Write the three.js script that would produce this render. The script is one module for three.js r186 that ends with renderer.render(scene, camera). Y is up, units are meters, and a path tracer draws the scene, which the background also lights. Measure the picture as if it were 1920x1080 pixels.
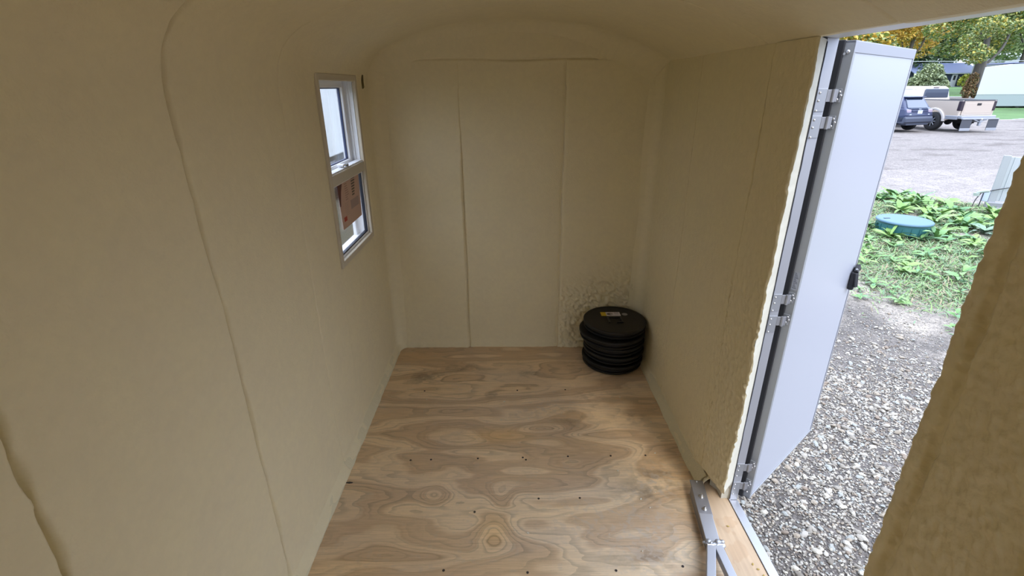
import * as THREE from 'three';
import { RoundedBoxGeometry } from 'three/addons/geometries/RoundedBoxGeometry.js';
import { mergeGeometries, mergeVertices, toCreasedNormals } from 'three/addons/utils/BufferGeometryUtils.js';

// ---------------------------------------------------------------- camera, sky, exposure
const scene = new THREE.Scene();
const camera = new THREE.PerspectiveCamera(60.82, 16 / 9, 0.02, 400);
camera.position.set(0, 1.6, 0);
camera.rotation.set(-0.3897, 0, -0.0053, 'YXZ');
scene.add(camera);
const renderer = new THREE.WebGLRenderer({ antialias: true });
renderer.toneMapping = THREE.LinearToneMapping;
renderer.toneMappingExposure = 3.0;
renderer.shadowMap.enabled = true;
{ // bright, thin overcast: a little brighter and whiter overhead, pale blue towards the horizon
  const w = 256, h = 128, d = new Float32Array(w * h * 4);
  for (let j = 0; j < h; j++) for (let i = 0; i < w; i++) {
    const e = ((j + 0.5) / h - 0.5) * Math.PI, s = Math.max(0, Math.sin(e)), k = (j * w + i) * 4;
    const L = 0.58 + 1.25 * s;
    d[k] = L * 0.80; d[k + 1] = L * 0.915; d[k + 2] = L * 1.16; d[k + 3] = 1;
  }
  const t = new THREE.DataTexture(d, w, h, THREE.RGBAFormat, THREE.FloatType);
  t.mapping = THREE.EquirectangularReflectionMapping; t.magFilter = t.minFilter = THREE.LinearFilter; t.needsUpdate = true;
  scene.background = t; scene.environment = t;
  scene.backgroundIntensity = scene.environmentIntensity = 1.0;
}
const sun = new THREE.DirectionalLight(0xfff1dc, 0.5);          // the sun behind thin cloud: weak and very soft
sun.position.set(18, 34, 14); sun.target.position.set(8, 0, -14); sun.castShadow = true; sun.shadow.radius = 24;
sun.shadow.mapSize.set(2048, 2048);
Object.assign(sun.shadow.camera, { left: -70, right: 70, top: 70, bottom: -70, near: 1, far: 160 });
scene.add(sun, sun.target);

// ---------------------------------------------------------------- helpers
let seed = 7;
const rnd = () => { seed = (seed * 1664525 + 1013904223) >>> 0; return seed / 4294967296; };
const rr = (a, b) => a + (b - a) * rnd();
const clamp = (x, a = 0, b = 1) => Math.min(b, Math.max(a, x));
const sm = (a, b, x) => { const t = clamp((x - a) / (b - a)); return t * t * (3 - 2 * t); };
const lerp = (a, b, t) => a + (b - a) * t;
const perm = new Uint16Array(4096);
{ const r = new Uint16Array(4096); for (let i = 0; i < 4096; i++) r[i] = i; for (let i = 4095; i > 0; i--) { const j = Math.floor(rnd() * (i + 1)); const t = r[i]; r[i] = r[j]; r[j] = t; } perm.set(r); }
const hash = (x, y) => perm[(perm[x & 4095] + y) & 4095] / 4095;
function vn(x, y, px = 4096, py = 4096) {                        // value noise 0..1, period px, py
  const ix = Math.floor(x), iy = Math.floor(y), fx = x - ix, fy = y - iy;
  const u = fx * fx * fx * (fx * (fx * 6 - 15) + 10), v = fy * fy * fy * (fy * (fy * 6 - 15) + 10);
  const a = ((ix % px) + px) % px, b = (a + 1) % px, c = ((iy % py) + py) % py, e = (c + 1) % py;
  return lerp(lerp(hash(a, c), hash(b, c), u), lerp(hash(a, e), hash(b, e), u), v);
}
const fbm = (x, y, o = 4, p = 4096) => { let s = 0, a = 0.5, n = 0; for (let i = 0; i < o; i++) { s += a * vn(x, y, p, p); n += a; a *= 0.5; x *= 2; y *= 2; p = Math.min(4096, p * 2); } return s / n; };
const lin = (r, g, b) => new THREE.Color().setRGB(r, g, b);
const STD = (c, roughness = 0.6, metalness = 0, more = {}) => new THREE.MeshStandardMaterial({ color: c, roughness, metalness, ...more });
function tex(n, m, fn, srgb = true, rep = THREE.RepeatWrapping) {
  const d = new Uint8Array(n * m * 4);
  for (let j = 0; j < m; j++) for (let i = 0; i < n; i++) { const c = fn(i / n, j / m, i, j), k = (j * n + i) * 4; if (typeof c === 'number') d[k] = d[k + 1] = d[k + 2] = clamp(c) * 255; else { d[k] = clamp(c[0]) * 255; d[k + 1] = clamp(c[1]) * 255; d[k + 2] = clamp(c[2]) * 255; } d[k + 3] = 255; }
  const t = new THREE.DataTexture(d, n, m); t.wrapS = t.wrapT = rep; t.magFilter = THREE.LinearFilter; t.minFilter = THREE.LinearMipmapLinearFilter; t.generateMipmaps = true;
  if (srgb) t.colorSpace = THREE.SRGBColorSpace; t.needsUpdate = true; return t;
}
const used = {};
const numbered = (n) => { if (!(n in used)) { used[n] = 0; return n; } used[n]++; return n + '_' + String(used[n]).padStart(3, '0'); };
function mesh(name, geo, mat, parent) {
  const m = new THREE.Mesh(Array.isArray(geo) ? merge(geo) : geo, mat); m.name = name; m.castShadow = m.receiveShadow = true;
  (parent ?? scene).add(m); return m;
}
function merge(list) { return mergeGeometries(list.map((g) => { const q = g.index ? g.toNonIndexed() : g; for (const k of Object.keys(q.attributes)) if (!['position', 'normal', 'uv'].includes(k)) q.deleteAttribute(k); return q; })); }
function thing(name, label, category, [x, y, z] = [0, 0, 0], turn = 0, group) {
  const o = new THREE.Group(); o.name = numbered(name); scene.add(o); o.position.set(x, y, z); o.rotation.y = turn;
  o.userData = { label, category }; if (group) o.userData.group = group; return o;
}
function struct(name, label, geo, mat) {
  const o = geo ? mesh(name, geo, mat) : new THREE.Group(); o.name = name; if (!geo) scene.add(o);
  o.userData = { kind: 'structure', label }; return o;
}
const bx = (w, h, d, x = 0, y = 0, z = 0, r = 0.003) => { const g = r > 0 ? new RoundedBoxGeometry(w, h, d, 2, Math.min(r, w / 2.01, h / 2.01, d / 2.01)) : new THREE.BoxGeometry(w, h, d); return g.translate(x, y, z); };
const bxx = (x0, x1, y0, y1, z0, z1, r = 0.003) => bx(x1 - x0, y1 - y0, z1 - z0, (x0 + x1) / 2, (y0 + y1) / 2, (z0 + z1) / 2, r);
const cyl = (r, h, x, y, z, n = 20, r2 = r) => new THREE.CylinderGeometry(r, r2, h, n).translate(x, y, z);
function bar(a, b, w, h, r = 0.002) {                            // box section from a to b, w across, h high
  const A = new THREE.Vector3(...a), B = new THREE.Vector3(...b), d = B.clone().sub(A), L = d.length();
  const g = bx(w, h, L, 0, 0, 0, r), m = new THREE.Matrix4().lookAt(B, A, new THREE.Vector3(0, 1, 0)); m.setPosition(A.add(B).multiplyScalar(0.5));
  return g.applyMatrix4(m);
}
const tube = (pts, r, n = 24, k = 8) => new THREE.TubeGeometry(new THREE.CatmullRomCurve3(pts.map((p) => new THREE.Vector3(...p))), n, r, k);
const lathe = (pts, n = 48) => new THREE.LatheGeometry(pts.map((p) => new THREE.Vector2(...p)), n);
function extr(pts, depth, bevel = 0.01, holes = []) {            // outline in x,y pushed along z, centred
  const s = new THREE.Shape(pts.map((p) => new THREE.Vector2(...p))); for (const h of holes) s.holes.push(new THREE.Path(h.map((p) => new THREE.Vector2(...p))));
  return new THREE.ExtrudeGeometry(s, { depth: depth - 2 * bevel, bevelEnabled: bevel > 0, bevelSize: bevel, bevelThickness: bevel, bevelSegments: 2, bevelOffset: -bevel }).translate(0, 0, -depth / 2 + bevel);
}
// grid sheet: fn(i, j) -> [x, y, z, u, v]; keep(i, j) tells whether the cell stays
function sheet(nu, nv, fn, keep, flip) {
  const P = new Float32Array(nu * nv * 3), U = new Float32Array(nu * nv * 2), I = [];
  for (let j = 0; j < nv; j++) for (let i = 0; i < nu; i++) { const p = fn(i, j), k = j * nu + i; P.set(p.slice(0, 3), k * 3); U.set([p[3], p[4]], k * 2); }
  for (let j = 0; j < nv - 1; j++) for (let i = 0; i < nu - 1; i++) if (!keep || keep(i, j)) { const a = j * nu + i, b = a + 1, c = a + nu, e = c + 1; flip ? I.push(a, c, b, b, c, e) : I.push(a, b, c, b, e, c); }
  const g = new THREE.BufferGeometry(); g.setAttribute('position', new THREE.BufferAttribute(P, 3)); g.setAttribute('uv', new THREE.BufferAttribute(U, 2)); g.setIndex(I); g.computeVertexNormals(); return g;
}
function lines(a, b, step, fine = [], half = 0.03, fstep = 0.003, exact = []) { // sorted samples, dense near fine[]
  const s = new Set(); const n = Math.ceil((b - a) / step); for (let i = 0; i <= n; i++) s.add(a + (b - a) * i / n);
  for (const f of fine) for (let x = f - half; x <= f + half; x += fstep) if (x > a && x < b) s.add(x);
  for (const e of exact) s.add(e);
  const v = [...s].sort((p, q) => p - q), o = []; const ex = new Set(exact);
  for (const x of v) { if (o.length && x - o[o.length - 1] < fstep * 0.6) { if (ex.has(x)) o[o.length - 1] = x; continue; } o.push(x); } o[o.length - 1] = b; return o;
}

// ---------------------------------------------------------------- materials of the cabin
const XL = -0.758, XR = 0.82, ZB = -2.876, ZF = 1.05, YW = 1.72;
const foamBump = tex(1024, 1024, (u, v) => {
  const a = fbm(u * 48, v * 48, 3, 48), b = fbm(u * 150 + 9, v * 150, 2, 150), c = fbm(u * 14 + 3, v * 14, 2, 14);
  return 0.2 + 0.32 * a * (0.8 + 0.3 * c) + 0.36 * b;
}, false);
const foamTone = tex(512, 512, (u, v) => { const n = fbm(u * 7, v * 7, 5, 7), m = fbm(u * 40 + 5, v * 40, 3, 40); const k = 0.99 + 0.02 * (n - 0.5) + 0.025 * (m - 0.5); return [0.925 * k, 0.872 * k + 0.003 * (n - 0.5), 0.725 * k - 0.012 * (n - 0.5)]; });
for (const t of [foamBump, foamTone]) t.repeat.set(1 / 0.7, 1 / 0.7);
const M = {
  foam: STD(0xffffff, 0.8, 0, { map: foamTone, bumpMap: foamBump, bumpScale: 0.0016, side: THREE.DoubleSide }),
  bead: STD(lin(0.74, 0.66, 0.44), 0.75, 0, { bumpMap: foamBump, bumpScale: 0.003 }),
  jamb: STD(lin(0.55, 0.52, 0.42), 0.7, 0, { bumpMap: foamBump, bumpScale: 0.001, side: THREE.DoubleSide }),
  skin: STD(lin(0.78, 0.79, 0.80), 0.4),
  alu: STD(lin(0.46, 0.47, 0.50), 0.42, 0.6),
  trim: STD(lin(0.30, 0.31, 0.345), 0.5, 0.1),
  aluDull: STD(lin(0.31, 0.31, 0.325), 0.5, 0.6),
  aluGrey: STD(lin(0.34, 0.35, 0.36), 0.5, 0.5),
  steel: STD(lin(0.40, 0.41, 0.43), 0.42, 0.7),
  bolt: STD(lin(0.68, 0.68, 0.68), 0.3, 0.9),
  black: STD(lin(0.012, 0.012, 0.014), 0.6),
  rubber: STD(lin(0.02, 0.02, 0.022), 0.8),
  white: STD(lin(0.375, 0.39, 0.435), 0.32),
  vinyl: STD(lin(0.88, 0.88, 0.88), 0.35),
  glass: new THREE.MeshPhysicalMaterial({ color: 0xffffff, transmission: 1, thickness: 0, roughness: 0.02, ior: 1.5 }),
};

// ---------------------------------------------------------------- foam shell
const SEAM = [[-0.585, 0.0085, 0.026, 0.012], [-1.165, 0.010, 0.028, 0.008], [-1.735, 0.0055, 0.014, 0.003], [-2.295, 0.003, 0.001, 0.0005]];  // z, half width, depth, step
function seam(z, y, s, k) {                                       // a crack between foam passes, wandering a little
  const [z0, w, dep, step] = s, zz = z - z0 - 0.012 * (vn(y * 3.1 + k * 7, k * 3.3) - 0.5) - 0.006 * (vn(y * 34 + k, k * 9) - 0.5), wv = w * (0.65 + 0.7 * vn(y * 22, k + 5));
  return -dep * Math.exp(-(Math.abs(zz / (zz > 0 ? wv * 0.4 : wv * 1.4)) ** 3)) * (0.7 + 0.6 * vn(y * 9, k * 5 + 1)) + step * (0.7 + 0.6 * vn(y * 3, k * 8 + 2)) * (sm(-w * 1.6, w * 1.6, zz) * Math.exp(-Math.max(0, zz) / 0.13) - 0.35 * Math.exp(-Math.abs(zz + 0.012) / 0.03));
}
const lump = (a, b) => 0.010 * (fbm(a * 2.3, b * 2.3, 2) - 0.5) + 0.0010 * (fbm(a * 14 + 5, b * 14, 2) - 0.5);
const archY = (x) => { const u = Math.min(1, Math.abs((x - 0.03) / 0.792)); return YW + 0.192 * (1 - u ** 2.3); };
const cornerInset = (z, r) => { const d = z - ZB; return d >= r ? 0 : r - Math.sqrt(Math.max(0, r * r - (r - d) * (r - d))); };
const WIN = { z0: -2.60, z1: -2.07, y0: 0.85, y1: 1.65 };
const zs = lines(ZB, ZF, 0.018, SEAM.slice(0, 3).map((s) => s[0]), 0.032, 0.0022, [WIN.z0, WIN.z1]);
const zfill = lines(ZB, ZB + 0.18, 0.008);
const zAll = [...new Set([...zfill, ...zs.filter((z) => z > ZB + 0.183)])];
{ // left wall and ceiling: one swept surface, cut in two where the wall meets the roof
  const yw = lines(0, YW, 0.014, [0.03], 0.04, 0.004, [WIN.y0, WIN.y1]);
  const prof = yw.map((y) => [XL + 0.024 * (1 - sm(0.005, 0.055, y)), y, 1, 0, y]);
  const nl = prof.length, nc = 150; let arc = YW, last = [XL, YW];
  for (let i = 1; i <= nc; i++) {
    const t = i / nc, x = XL + (XR - XL) * (0.5 - 0.5 * Math.cos(Math.PI * (0.04 + 0.96 * t) ) - 0.0039) / 0.9961, y = archY(x);
    const dx = (x - 0.03) / 0.792, sl = -0.192 * 2.3 * Math.abs(dx) ** 1.3 * Math.sign(dx) / 0.792, q = 1 / Math.hypot(1, sl);
    arc += Math.hypot(x - last[0], y - last[1]); last = [x, y]; prof.push([x, y, sl * q, -q, arc]);
  }
  { // the corner between wall and roof is filled round
    const R = 0.13, c = prof.filter((p) => Math.abs(p[4] - YW) < R), A = c[0], B = c[c.length - 1], q = (t, k) => (1 - t) * (1 - t) * A[k] + 2 * t * (1 - t) * (k ? YW : XL) + t * t * B[k];
    for (const p of c) { const t = (p[4] - A[4]) / (B[4] - A[4]), dx = 2 * (1 - t) * (XL - A[0]) + 2 * t * (B[0] - XL), dy = 2 * (1 - t) * (YW - A[1]) + 2 * t * (B[1] - YW), l = Math.hypot(dx, dy); p[0] = q(t, 0); p[1] = q(t, 1); p[2] = dy / l; p[3] = -dx / l; }
  }
  prof.push([XR + 0.004, 1.7205, 0.4, -0.9, arc + 0.006], [XR + 0.010, 1.7200, 0, -1, arc + 0.012], [XR + 0.022, 1.7205, 0, -1, arc + 0.024]);
  const disp = (s, z, y, x) => {
    let d = lump(s, z); const onWall = s <= YW;
    for (let k = 0; k < 4; k++) { const q = SEAM[k]; if (Math.abs(z - q[0]) < 0.25) d += seam(z, s, q, k) * (onWall ? 1 : (k < 3 ? 0.75 - 0.5 * clamp((s - YW) / 0.5) : 1)); }
    if (onWall) { d += 0.004 * Math.exp(-(((z + 2.02) / 0.012) ** 2)) * sm(0.75, 0.5, s); d += 0.004 * sm(0.06, 0.0, s) * (vn(z * 21, 3) - 0.5) + 0.003 * Math.exp(-(((s - 0.058) / 0.008) ** 2)) * (vn(z * 13, 8)); }
    return d;
  };
  const P = prof, nu = P.length, nv = zAll.length;
  const full = sheet(nu, nv, (i, j) => {
    const [x, y, nx, ny, s] = P[i], z = zAll[j], ins = cornerInset(z, lerp(0.075, 0.125, sm(YW - 0.02, YW + 0.16, s)));
    let d = disp(s, z, y, x) + ins;
    if (s <= YW) { // rounds back into the window opening
      const ez = Math.max(WIN.z0 - z, z - WIN.z1), ey = Math.max(WIN.y0 - y, y - WIN.y1), e = Math.max(ez, ey);
      if (e < 0.03) d = lerp(d, 0, 1 - Math.max(0, e) / 0.03) - 0.008 * (1 - Math.max(0, e) / 0.03) ** 2;
    }
    if (i === 0) d = Math.max(d, -0.01);
    return [x + nx * d, y + ny * d, z, z, s];
  }, (i, j) => { const y = P[i][1], z = zAll[j]; return !(P[i + 1][4] <= YW && y > WIN.y0 - 1e-6 && P[i + 1][1] < WIN.y1 + 1e-6 && z > WIN.z0 - 1e-6 && zAll[j + 1] < WIN.z1 + 1e-6); }, false);
  const part = (test) => { const g = full.clone(), I = full.index.array, o = []; for (let k = 0; k < I.length; k += 3) { if (test(I[k] % nu, I[k + 1] % nu, I[k + 2] % nu)) o.push(I[k], I[k + 1], I[k + 2]); } g.setIndex(o); return g; };
  const wl = struct('wall_left', 'left foam-sprayed wall with a small window and vertical cracks between foam passes', part((a, b, c) => Math.max(a, b, c) < nl), M.foam);
  mesh('outer_skin', [bxx(-0.848, -0.815, -0.06, 1.9, -2.98, WIN.z0, 0), bxx(-0.848, -0.815, -0.06, 1.9, WIN.z1, ZF, 0), bxx(-0.848, -0.815, -0.06, WIN.y0, WIN.z0, WIN.z1, 0), bxx(-0.848, -0.815, WIN.y1, 1.9, WIN.z0, WIN.z1, 0)], M.skin, wl);
  // a small spot near the corner where the foam was picked away
  const sp = new THREE.Shape([[-0.011, 0.04], [0.004, 0.043], [0.012, 0.012], [0.006, -0.02], [0.010, -0.045], [-0.006, -0.05], [-0.013, -0.01]].map((p) => new THREE.Vector2(...p)));
  mesh('bare_spot', new THREE.ExtrudeGeometry(sp, { depth: 0.004, bevelEnabled: true, bevelSize: 0.002, bevelThickness: 0.002, bevelSegments: 1 }).rotateY(Math.PI / 2).translate(XL - 0.001, 1.645, -2.715), STD(lin(0.13, 0.10, 0.035), 0.9), wl);
  const ce = struct('ceiling', 'arched foam-sprayed ceiling with soft ribs across it', part((a, b, c) => Math.max(a, b, c) >= nl), M.foam);
  const roof = []; for (let i = 0; i <= 20; i++) { const x = -0.9 + 1.84 * i / 20; roof.push([x, archY(clamp(x, XL, XR)) + 0.06]); }
  for (let i = 20; i >= 0; i--) { const x = -0.9 + 1.84 * i / 20; roof.push([x, archY(clamp(x, XL, XR)) + 0.11]); }
  mesh('outer_skin', extr(roof, ZF + 2.98, 0).translate(0, 0, (ZF - 2.98) / 2), M.skin, ce);
  // light underside of the door header, with a ragged foam edge towards the room
  const zh = lines(-1.60, -0.76, 0.004);
  mesh('door_header', [sheet(2, zh.length, (i, j) => { const z = zh[j]; return [i ? 0.93 : XR + 0.010, i ? 1.7225 : 1.730, z, z, i * 0.1]; }, null, true), bxx(0.86, 0.93, 1.7285, 1.79, -1.6, -0.76, 0)], Object.assign(M.skin.clone(), { side: THREE.DoubleSide }), ce);
}
{ // back wall
  const seams = [[-0.286, 0.007, 0.011, 0.010, 1.25], [0.298, 0.010, 0.0035, -0.012, 1.9]];
  const xs = lines(XL - 0.02, XR + 0.02, 0.0058, [-0.286, 0.298], 0.03, 0.003), ys = lines(0, 1.98, 0.0062, [1.735], 0.03, 0.004);
  const g = sheet(xs.length, ys.length, (i, j) => {
    const x = xs[i], y = ys[j]; let d = 0.8 * lump(x + 8, y + 3);
    for (let k = 0; k < 2; k++) { const [x0, w, dep, st, top] = seams[k], xx = x - x0 + 0.008 * (vn(y * 4, k * 9 + 2) - 0.5); const f = sm(top + 0.15, top - 0.15, y) * sm(1.745, 1.70, y); d += f * (-dep * Math.exp(-((xx / w) ** 2)) * (0.5 + vn(y * 8, k + 40)) ) + (0.35 * sm(1.75, 1.68, y) + 0.65 * f) * st * Math.exp(-Math.abs(xx) / 0.06) * (xx < 0 ? 1 : -0.3); }
    const rough = sm(0.27, 0.34, x + 0.03 * (vn(y * 9, 77) - 0.5)) * sm(0.72, 0.35, y + 0.25 * (0.8 - x));
    d += rough * (0.022 * (fbm(x * 62, y * 62, 2) - 0.5) + 0.012 * (fbm(x * 17, y * 17, 2) - 0.5));
    d += 0.35 * rough * 0 + sm(0.78, 0.1, y) * 0.0015 * (fbm(x * 40 + 7, y * 40, 2) - 0.5);
    d += 0.010 * sm(0.06, 0.0, y) + 0.004 * sm(0.05, 0, y) * (vn(x * 30, 4) - 0.5);                    // bead on the floor
    let z = ZB + d; const ly = 1.735 + 0.01 * (vn(x * 3, 50) - 0.5);
    const tuck = -0.006 * Math.exp(-(((y - ly) / 0.006) ** 2)) * (0.3 + 1.4 * sm(-0.1, 0.1, x) * sm(0.6, 0.4, x) + 0.4 * vn(x * 6, 9));
    z += tuck + (y > ly ? (y - ly) * 0.18 : 0.004 * Math.exp(-(ly - y) / 0.03));
    return [x, y, z, x, y];
  });
  const wb = struct('wall_back', 'foam-sprayed end wall with two vertical joints, a ledge under the arch and a coarse lower right corner', g, M.foam);
  mesh('outer_skin', bxx(-0.9, 0.94, -0.06, 2.06, -3.0, -2.96, 0), M.skin, wb);
}
const edgeZ = (y) => -1.457 + 0.004 * (vn(y * 70, 3) - 0.5) + 0.006 * (vn(y * 18, 5) - 0.5) - 0.17 * sm(0.12, 0.03, y) - 0.014 * sm(0.45, 0.17, y);
{ // right wall: the stretch behind the door opening and the stretch beside the camera
  const A = SEAM[2][0] + 0.05, B = -2.29, zA = -1.685;
  const us = lines(ZB, -1.457, 0.0055, [zA, B], 0.02, 0.0025), un = us.length, ys = lines(0, YW, 0.006, [0.03], 0.04, 0.004);
  const back = sheet(un, ys.length, (i, j) => {
    const y = ys[j], zE = edgeZ(y), stretch = us[i] > zA + 0.03 ? (us[i] - zA - 0.03) / (-1.457 - zA - 0.03) : 0;
    const z = us[i] + stretch * (zE + 1.457), de = Math.max(0, zE - z);
    let d = lump(z + 20, y) + seam(z, y, [zA, 0.005, 0.014, 0.004], 11) + seam(z, y, [B, 0.004, 0.010, 0.002], 12) + cornerInset(z, 0.075);
    const rough = sm(-1.82, -1.66, z + 0.1 * sm(0.5, 0.1, y) + 0.04 * (vn(y * 7, 31) - 0.5)) * (0.35 + 0.65 * sm(1.2, 0.75, y));
    d += rough * (0.0095 * (fbm(z * 85, y * 65, 2) - 0.5) + 0.003 * (fbm(z * 22, y * 18, 2) - 0.5));
    d += 0.0012 * (fbm(z * 70, y * 70, 2) - 0.5);
    d += 0.026 * (1 - sm(0.008, 0.05, y)) + 0.003 * Math.exp(-(((y - 0.055) / 0.01) ** 2)) * (0.4 + vn(z * 11, 9));
    if (de < 0.008) d -= 0.005 * (1 - Math.sqrt(Math.max(0, 1 - (1 - de / 0.008) ** 2)));
    d -= 0.028 * sm(0.16, 0.03, y) * sm(0.12, 0.02, de);
    return [XR - d, y, z, z, y];
  }, null, false);
  const zf = [...lines(-0.82, -0.25, 0.0042), ...lines(-0.23, ZF, 0.03)], yf = lines(0, YW, 0.0048, [0.03], 0.04, 0.004);
  const front = sheet(zf.length, yf.length, (i, j) => {
    const y = yf[j], z0 = zf[i], edge = -0.82 + 0.0015 * (vn(y * 12, 71) - 0.5) + 0.0036 * (fbm(y * 95, 72, 3) - 0.5), z = z0 + (edge + 0.82) * Math.max(0, 1 - (z0 + 0.82) / 0.08), de = z - edge;
    let d = lump(z + 30, y) + seam(z, y, [-0.765, 0.014, 0.013, 0.004], 21) + seam(z, y, [-0.56, 0.008, 0.006, 0.003], 22);
    d += 0.0085 * (fbm(z * 95, y * 75, 2) - 0.5) + 0.001 * (fbm(z * 26, y * 18, 2) - 0.5);
    d += 0.026 * (1 - sm(0.008, 0.05, y));
    if (de < 0.014) d -= 0.045 * (1 - Math.sqrt(Math.max(0, 1 - (1 - Math.max(0, de) / 0.014) ** 2)));
    return [XR - d, y, z, z, y];
  }, null, false);
  const wr = struct('wall_right', 'right foam-sprayed wall on both sides of the open side doorway', merge([back, front]), M.foam);
  // cut edge of the foam and post between foam and door frame
  mesh('door_jamb', [sheet(2, ys.length, (i, j) => { const y = ys[j]; return i ? [0.9, y, -1.557, 0.1, y] : [XR + 0.002 + 0.028 * sm(0.16, 0.03, y), y, edgeZ(y) - 0.001, 0, y]; }, null, false), bxx(0.868, 0.9, 0, YW, -1.72, -1.562, 0)], M.jamb, wr);
  mesh('door_jamb', bxx(0.86, 0.9, 0, YW, -0.8, -0.76, 0), M.jamb, wr);
  mesh('outer_skin', [bxx(0.9, 0.94, -0.06, 1.79, -2.98, -1.6, 0), bxx(0.9, 0.94, -0.06, 1.79, -0.77, ZF, 0)], M.skin, wr);
}

struct('wall_front', 'unseen foam-sprayed wall behind the camera with a doorway added to let in fill light', [bxx(-0.9, 0.38, -0.06, 2.0, ZF - 0.09, ZF, 0), bxx(0.76, 0.94, -0.06, 2.0, ZF - 0.09, ZF, 0), bxx(0.38, 0.76, 1.72, 2.0, ZF - 0.09, ZF, 0)], M.foam);  // unseen end wall; its doorway is added and sized to brighten the cabin
// ---------------------------------------------------------------- plywood floor
{
  const KN = [[-0.05, -1.975, 0.17, 0.05, 1.5], [0.13, -2.03, 0.11, 0.035, -1.6], [-0.075, -1.40, 0.07, 0.085, 2.2], [-0.05, -1.58, 0.05, 0.06, -1.4], [-0.33, -1.59, 0.06, 0.055, 1.7], [0.25, -2.12, 0.12, 0.06, -0.8], [0.35, -1.55, 0.16, 0.04, 1.0], [0.3, -1.98, 0.22, 0.03, 0.9], [-0.2, -1.86, 0.12, 0.03, 0.7], [-0.4, -1.30, 0.25, 0.03, 0.8], [0.15, -1.72, 0.2, 0.03, 0.7], [0.42, -1.38, 0.15, 0.03, -0.7]];
  const SM = [[-0.51, -2.5, 0.10, 0.06, 0.5], [-0.3, -2.6, 0.13, 0.05, 0.42], [0.126, -2.54, 0.1, 0.04, 0.3], [-0.253, -2.262, 0.03, 0.02, 0.6], [0.3, -2.1, 0.10, 0.06, 0.35], [0.606, -2.1, 0.08, 0.05, 0.45], [0.45, -2.3, 0.12, 0.07, 0.3], [-0.12, -2.32, 0.06, 0.03, 0.35], [0.65, -1.69, 0.10, 0.08, 0.5], [0.55, -1.6, 0.12, 0.06, 0.4], [0.5, -1.28, 0.14, 0.05, 0.35], [0.6, -2.68, 0.25, 0.15, 0.3]];
  const SC = [[0.64, -1.70, 0.12, 0.10], [0.60, -1.62, 0.10, 0.08], [0.5, -1.27, 0.15, 0.07], [0.2, -2.2, 0.2, 0.1], [0.35, -1.45, 0.25, 0.12], [0.58, -1.40, 0.15, 0.12]];
  const fieldOf = (x, z) => {
    let h = 3.0 * fbm(x * 1.2 + 3, z * 4.6 + 1, 2) + 0.7 * fbm(x * 4 + 9, z * 12, 2) + 0.16 * fbm(x * 11, z * 40, 2) + z * 0.9;
    for (const [a, b, sx, sz, A] of KN) { const e = ((x - a) / sx) ** 2 + ((z - b) / sz) ** 2; if (e < 9) h += 0.62 * A * Math.exp(-e); }
    return h;
  };
  const map = tex(2048, 2048, (u, v) => {
    const x = -0.8 + u * 1.75, z = -2.9 + v * 2.0;
    const h = fieldOf(x, z), c = h * 0.95, f = c - Math.floor(c);
    let band = sm(0.02, 0.14, f) * sm(0.62, 0.46, f); const rim = Math.exp(-(((f - 0.05) / 0.035) ** 2)) + Math.exp(-(((f - 0.60) / 0.05) ** 2));                               // broad early wood, sharp late-wood edge
    band = lerp(band, 0.5 + 0.5 * Math.sin(h * 3.1), 0.3) - 0.25 * rim;
    const c2 = h * 4.1, f2 = c2 - Math.floor(c2); const fineB = sm(0.55, 0.95, f2) * 0.13 * vn(x * 3, z * 9);
    const grain = fbm(x * 14, z * 420, 3) - 0.5, pore = vn(x * 60, z * 900);
    let r = lerp(0.835, 0.935, band), g = lerp(0.715, 0.83, band), b = lerp(0.57, 0.68, band);
    const k = 1 - fineB + 0.13 * grain - (pore > 0.86 ? 0.04 : 0); const warm = 0.05 * (fbm(x * 3 + 40, z * 8, 3) - 0.45) + 0.05 * Math.exp(-(((x + 0.06) / 0.15) ** 2) - (((z + 1.975) / 0.05) ** 2)) + 0.06 * Math.exp(-(((x + 0.075) / 0.06) ** 2) - (((z + 1.40) / 0.07) ** 2));
    r = r * k + warm; g = g * k + warm * 0.5; b = b * k - warm * 0.6;
    let dirt = 0; const n5 = fbm(x * 16, z * 24, 4), n6 = fbm(x * 70, z * 90, 3);
    for (const [a, q, sx, sz, A] of SM) { const e = ((x - a) / sx) ** 2 + ((z - q) / sz) ** 2; if (e < 6) dirt += A * Math.exp(-e) * sm(0.36, 0.62, n5) * (0.55 + 0.9 * n6); }
    dirt += 0.10 * sm(0.6, 0.8, n5) * n6; dirt = Math.min(dirt * 0.8, 0.5);
    r = lerp(r, 0.42, dirt); g = lerp(g, 0.37, dirt); b = lerp(b, 0.31, dirt);
    let pale = 0; for (const [a, q, sx, sz] of SC) { const e = ((x - a) / sx) ** 2 + ((z - q) / sz) ** 2; if (e < 5) { const s1 = fbm(x * 45 + z * 30, z * 60 - x * 35, 3); pale += Math.exp(-e) * sm(0.52, 0.68, s1) * 0.32; } }
    pale += 0.15 * sm(0.70, 0.78, fbm(x * 30 + 70, z * 50, 3)); pale = Math.min(pale, 0.55);
    return [lerp(r, 0.78, pale), lerp(g, 0.73, pale), lerp(b, 0.67, pale)];
  }, true, THREE.MirroredRepeatWrapping);
  const bump = tex(1024, 1024, (u, v) => fbm(u * 24, v * 512, 3, 512) * 0.6 + 0.4 * vn(u * 90, v * 900), false, THREE.MirroredRepeatWrapping);
  const g = bxx(-0.81, 0.83, -0.02, 0, -2.96, ZF, 0), P = g.attributes.position, U = g.attributes.uv;
  for (let i = 0; i < P.count; i++) U.setXY(i, (P.getX(i) + 0.8) / 1.75, (P.getZ(i) + 2.9) / 2.0);
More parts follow.
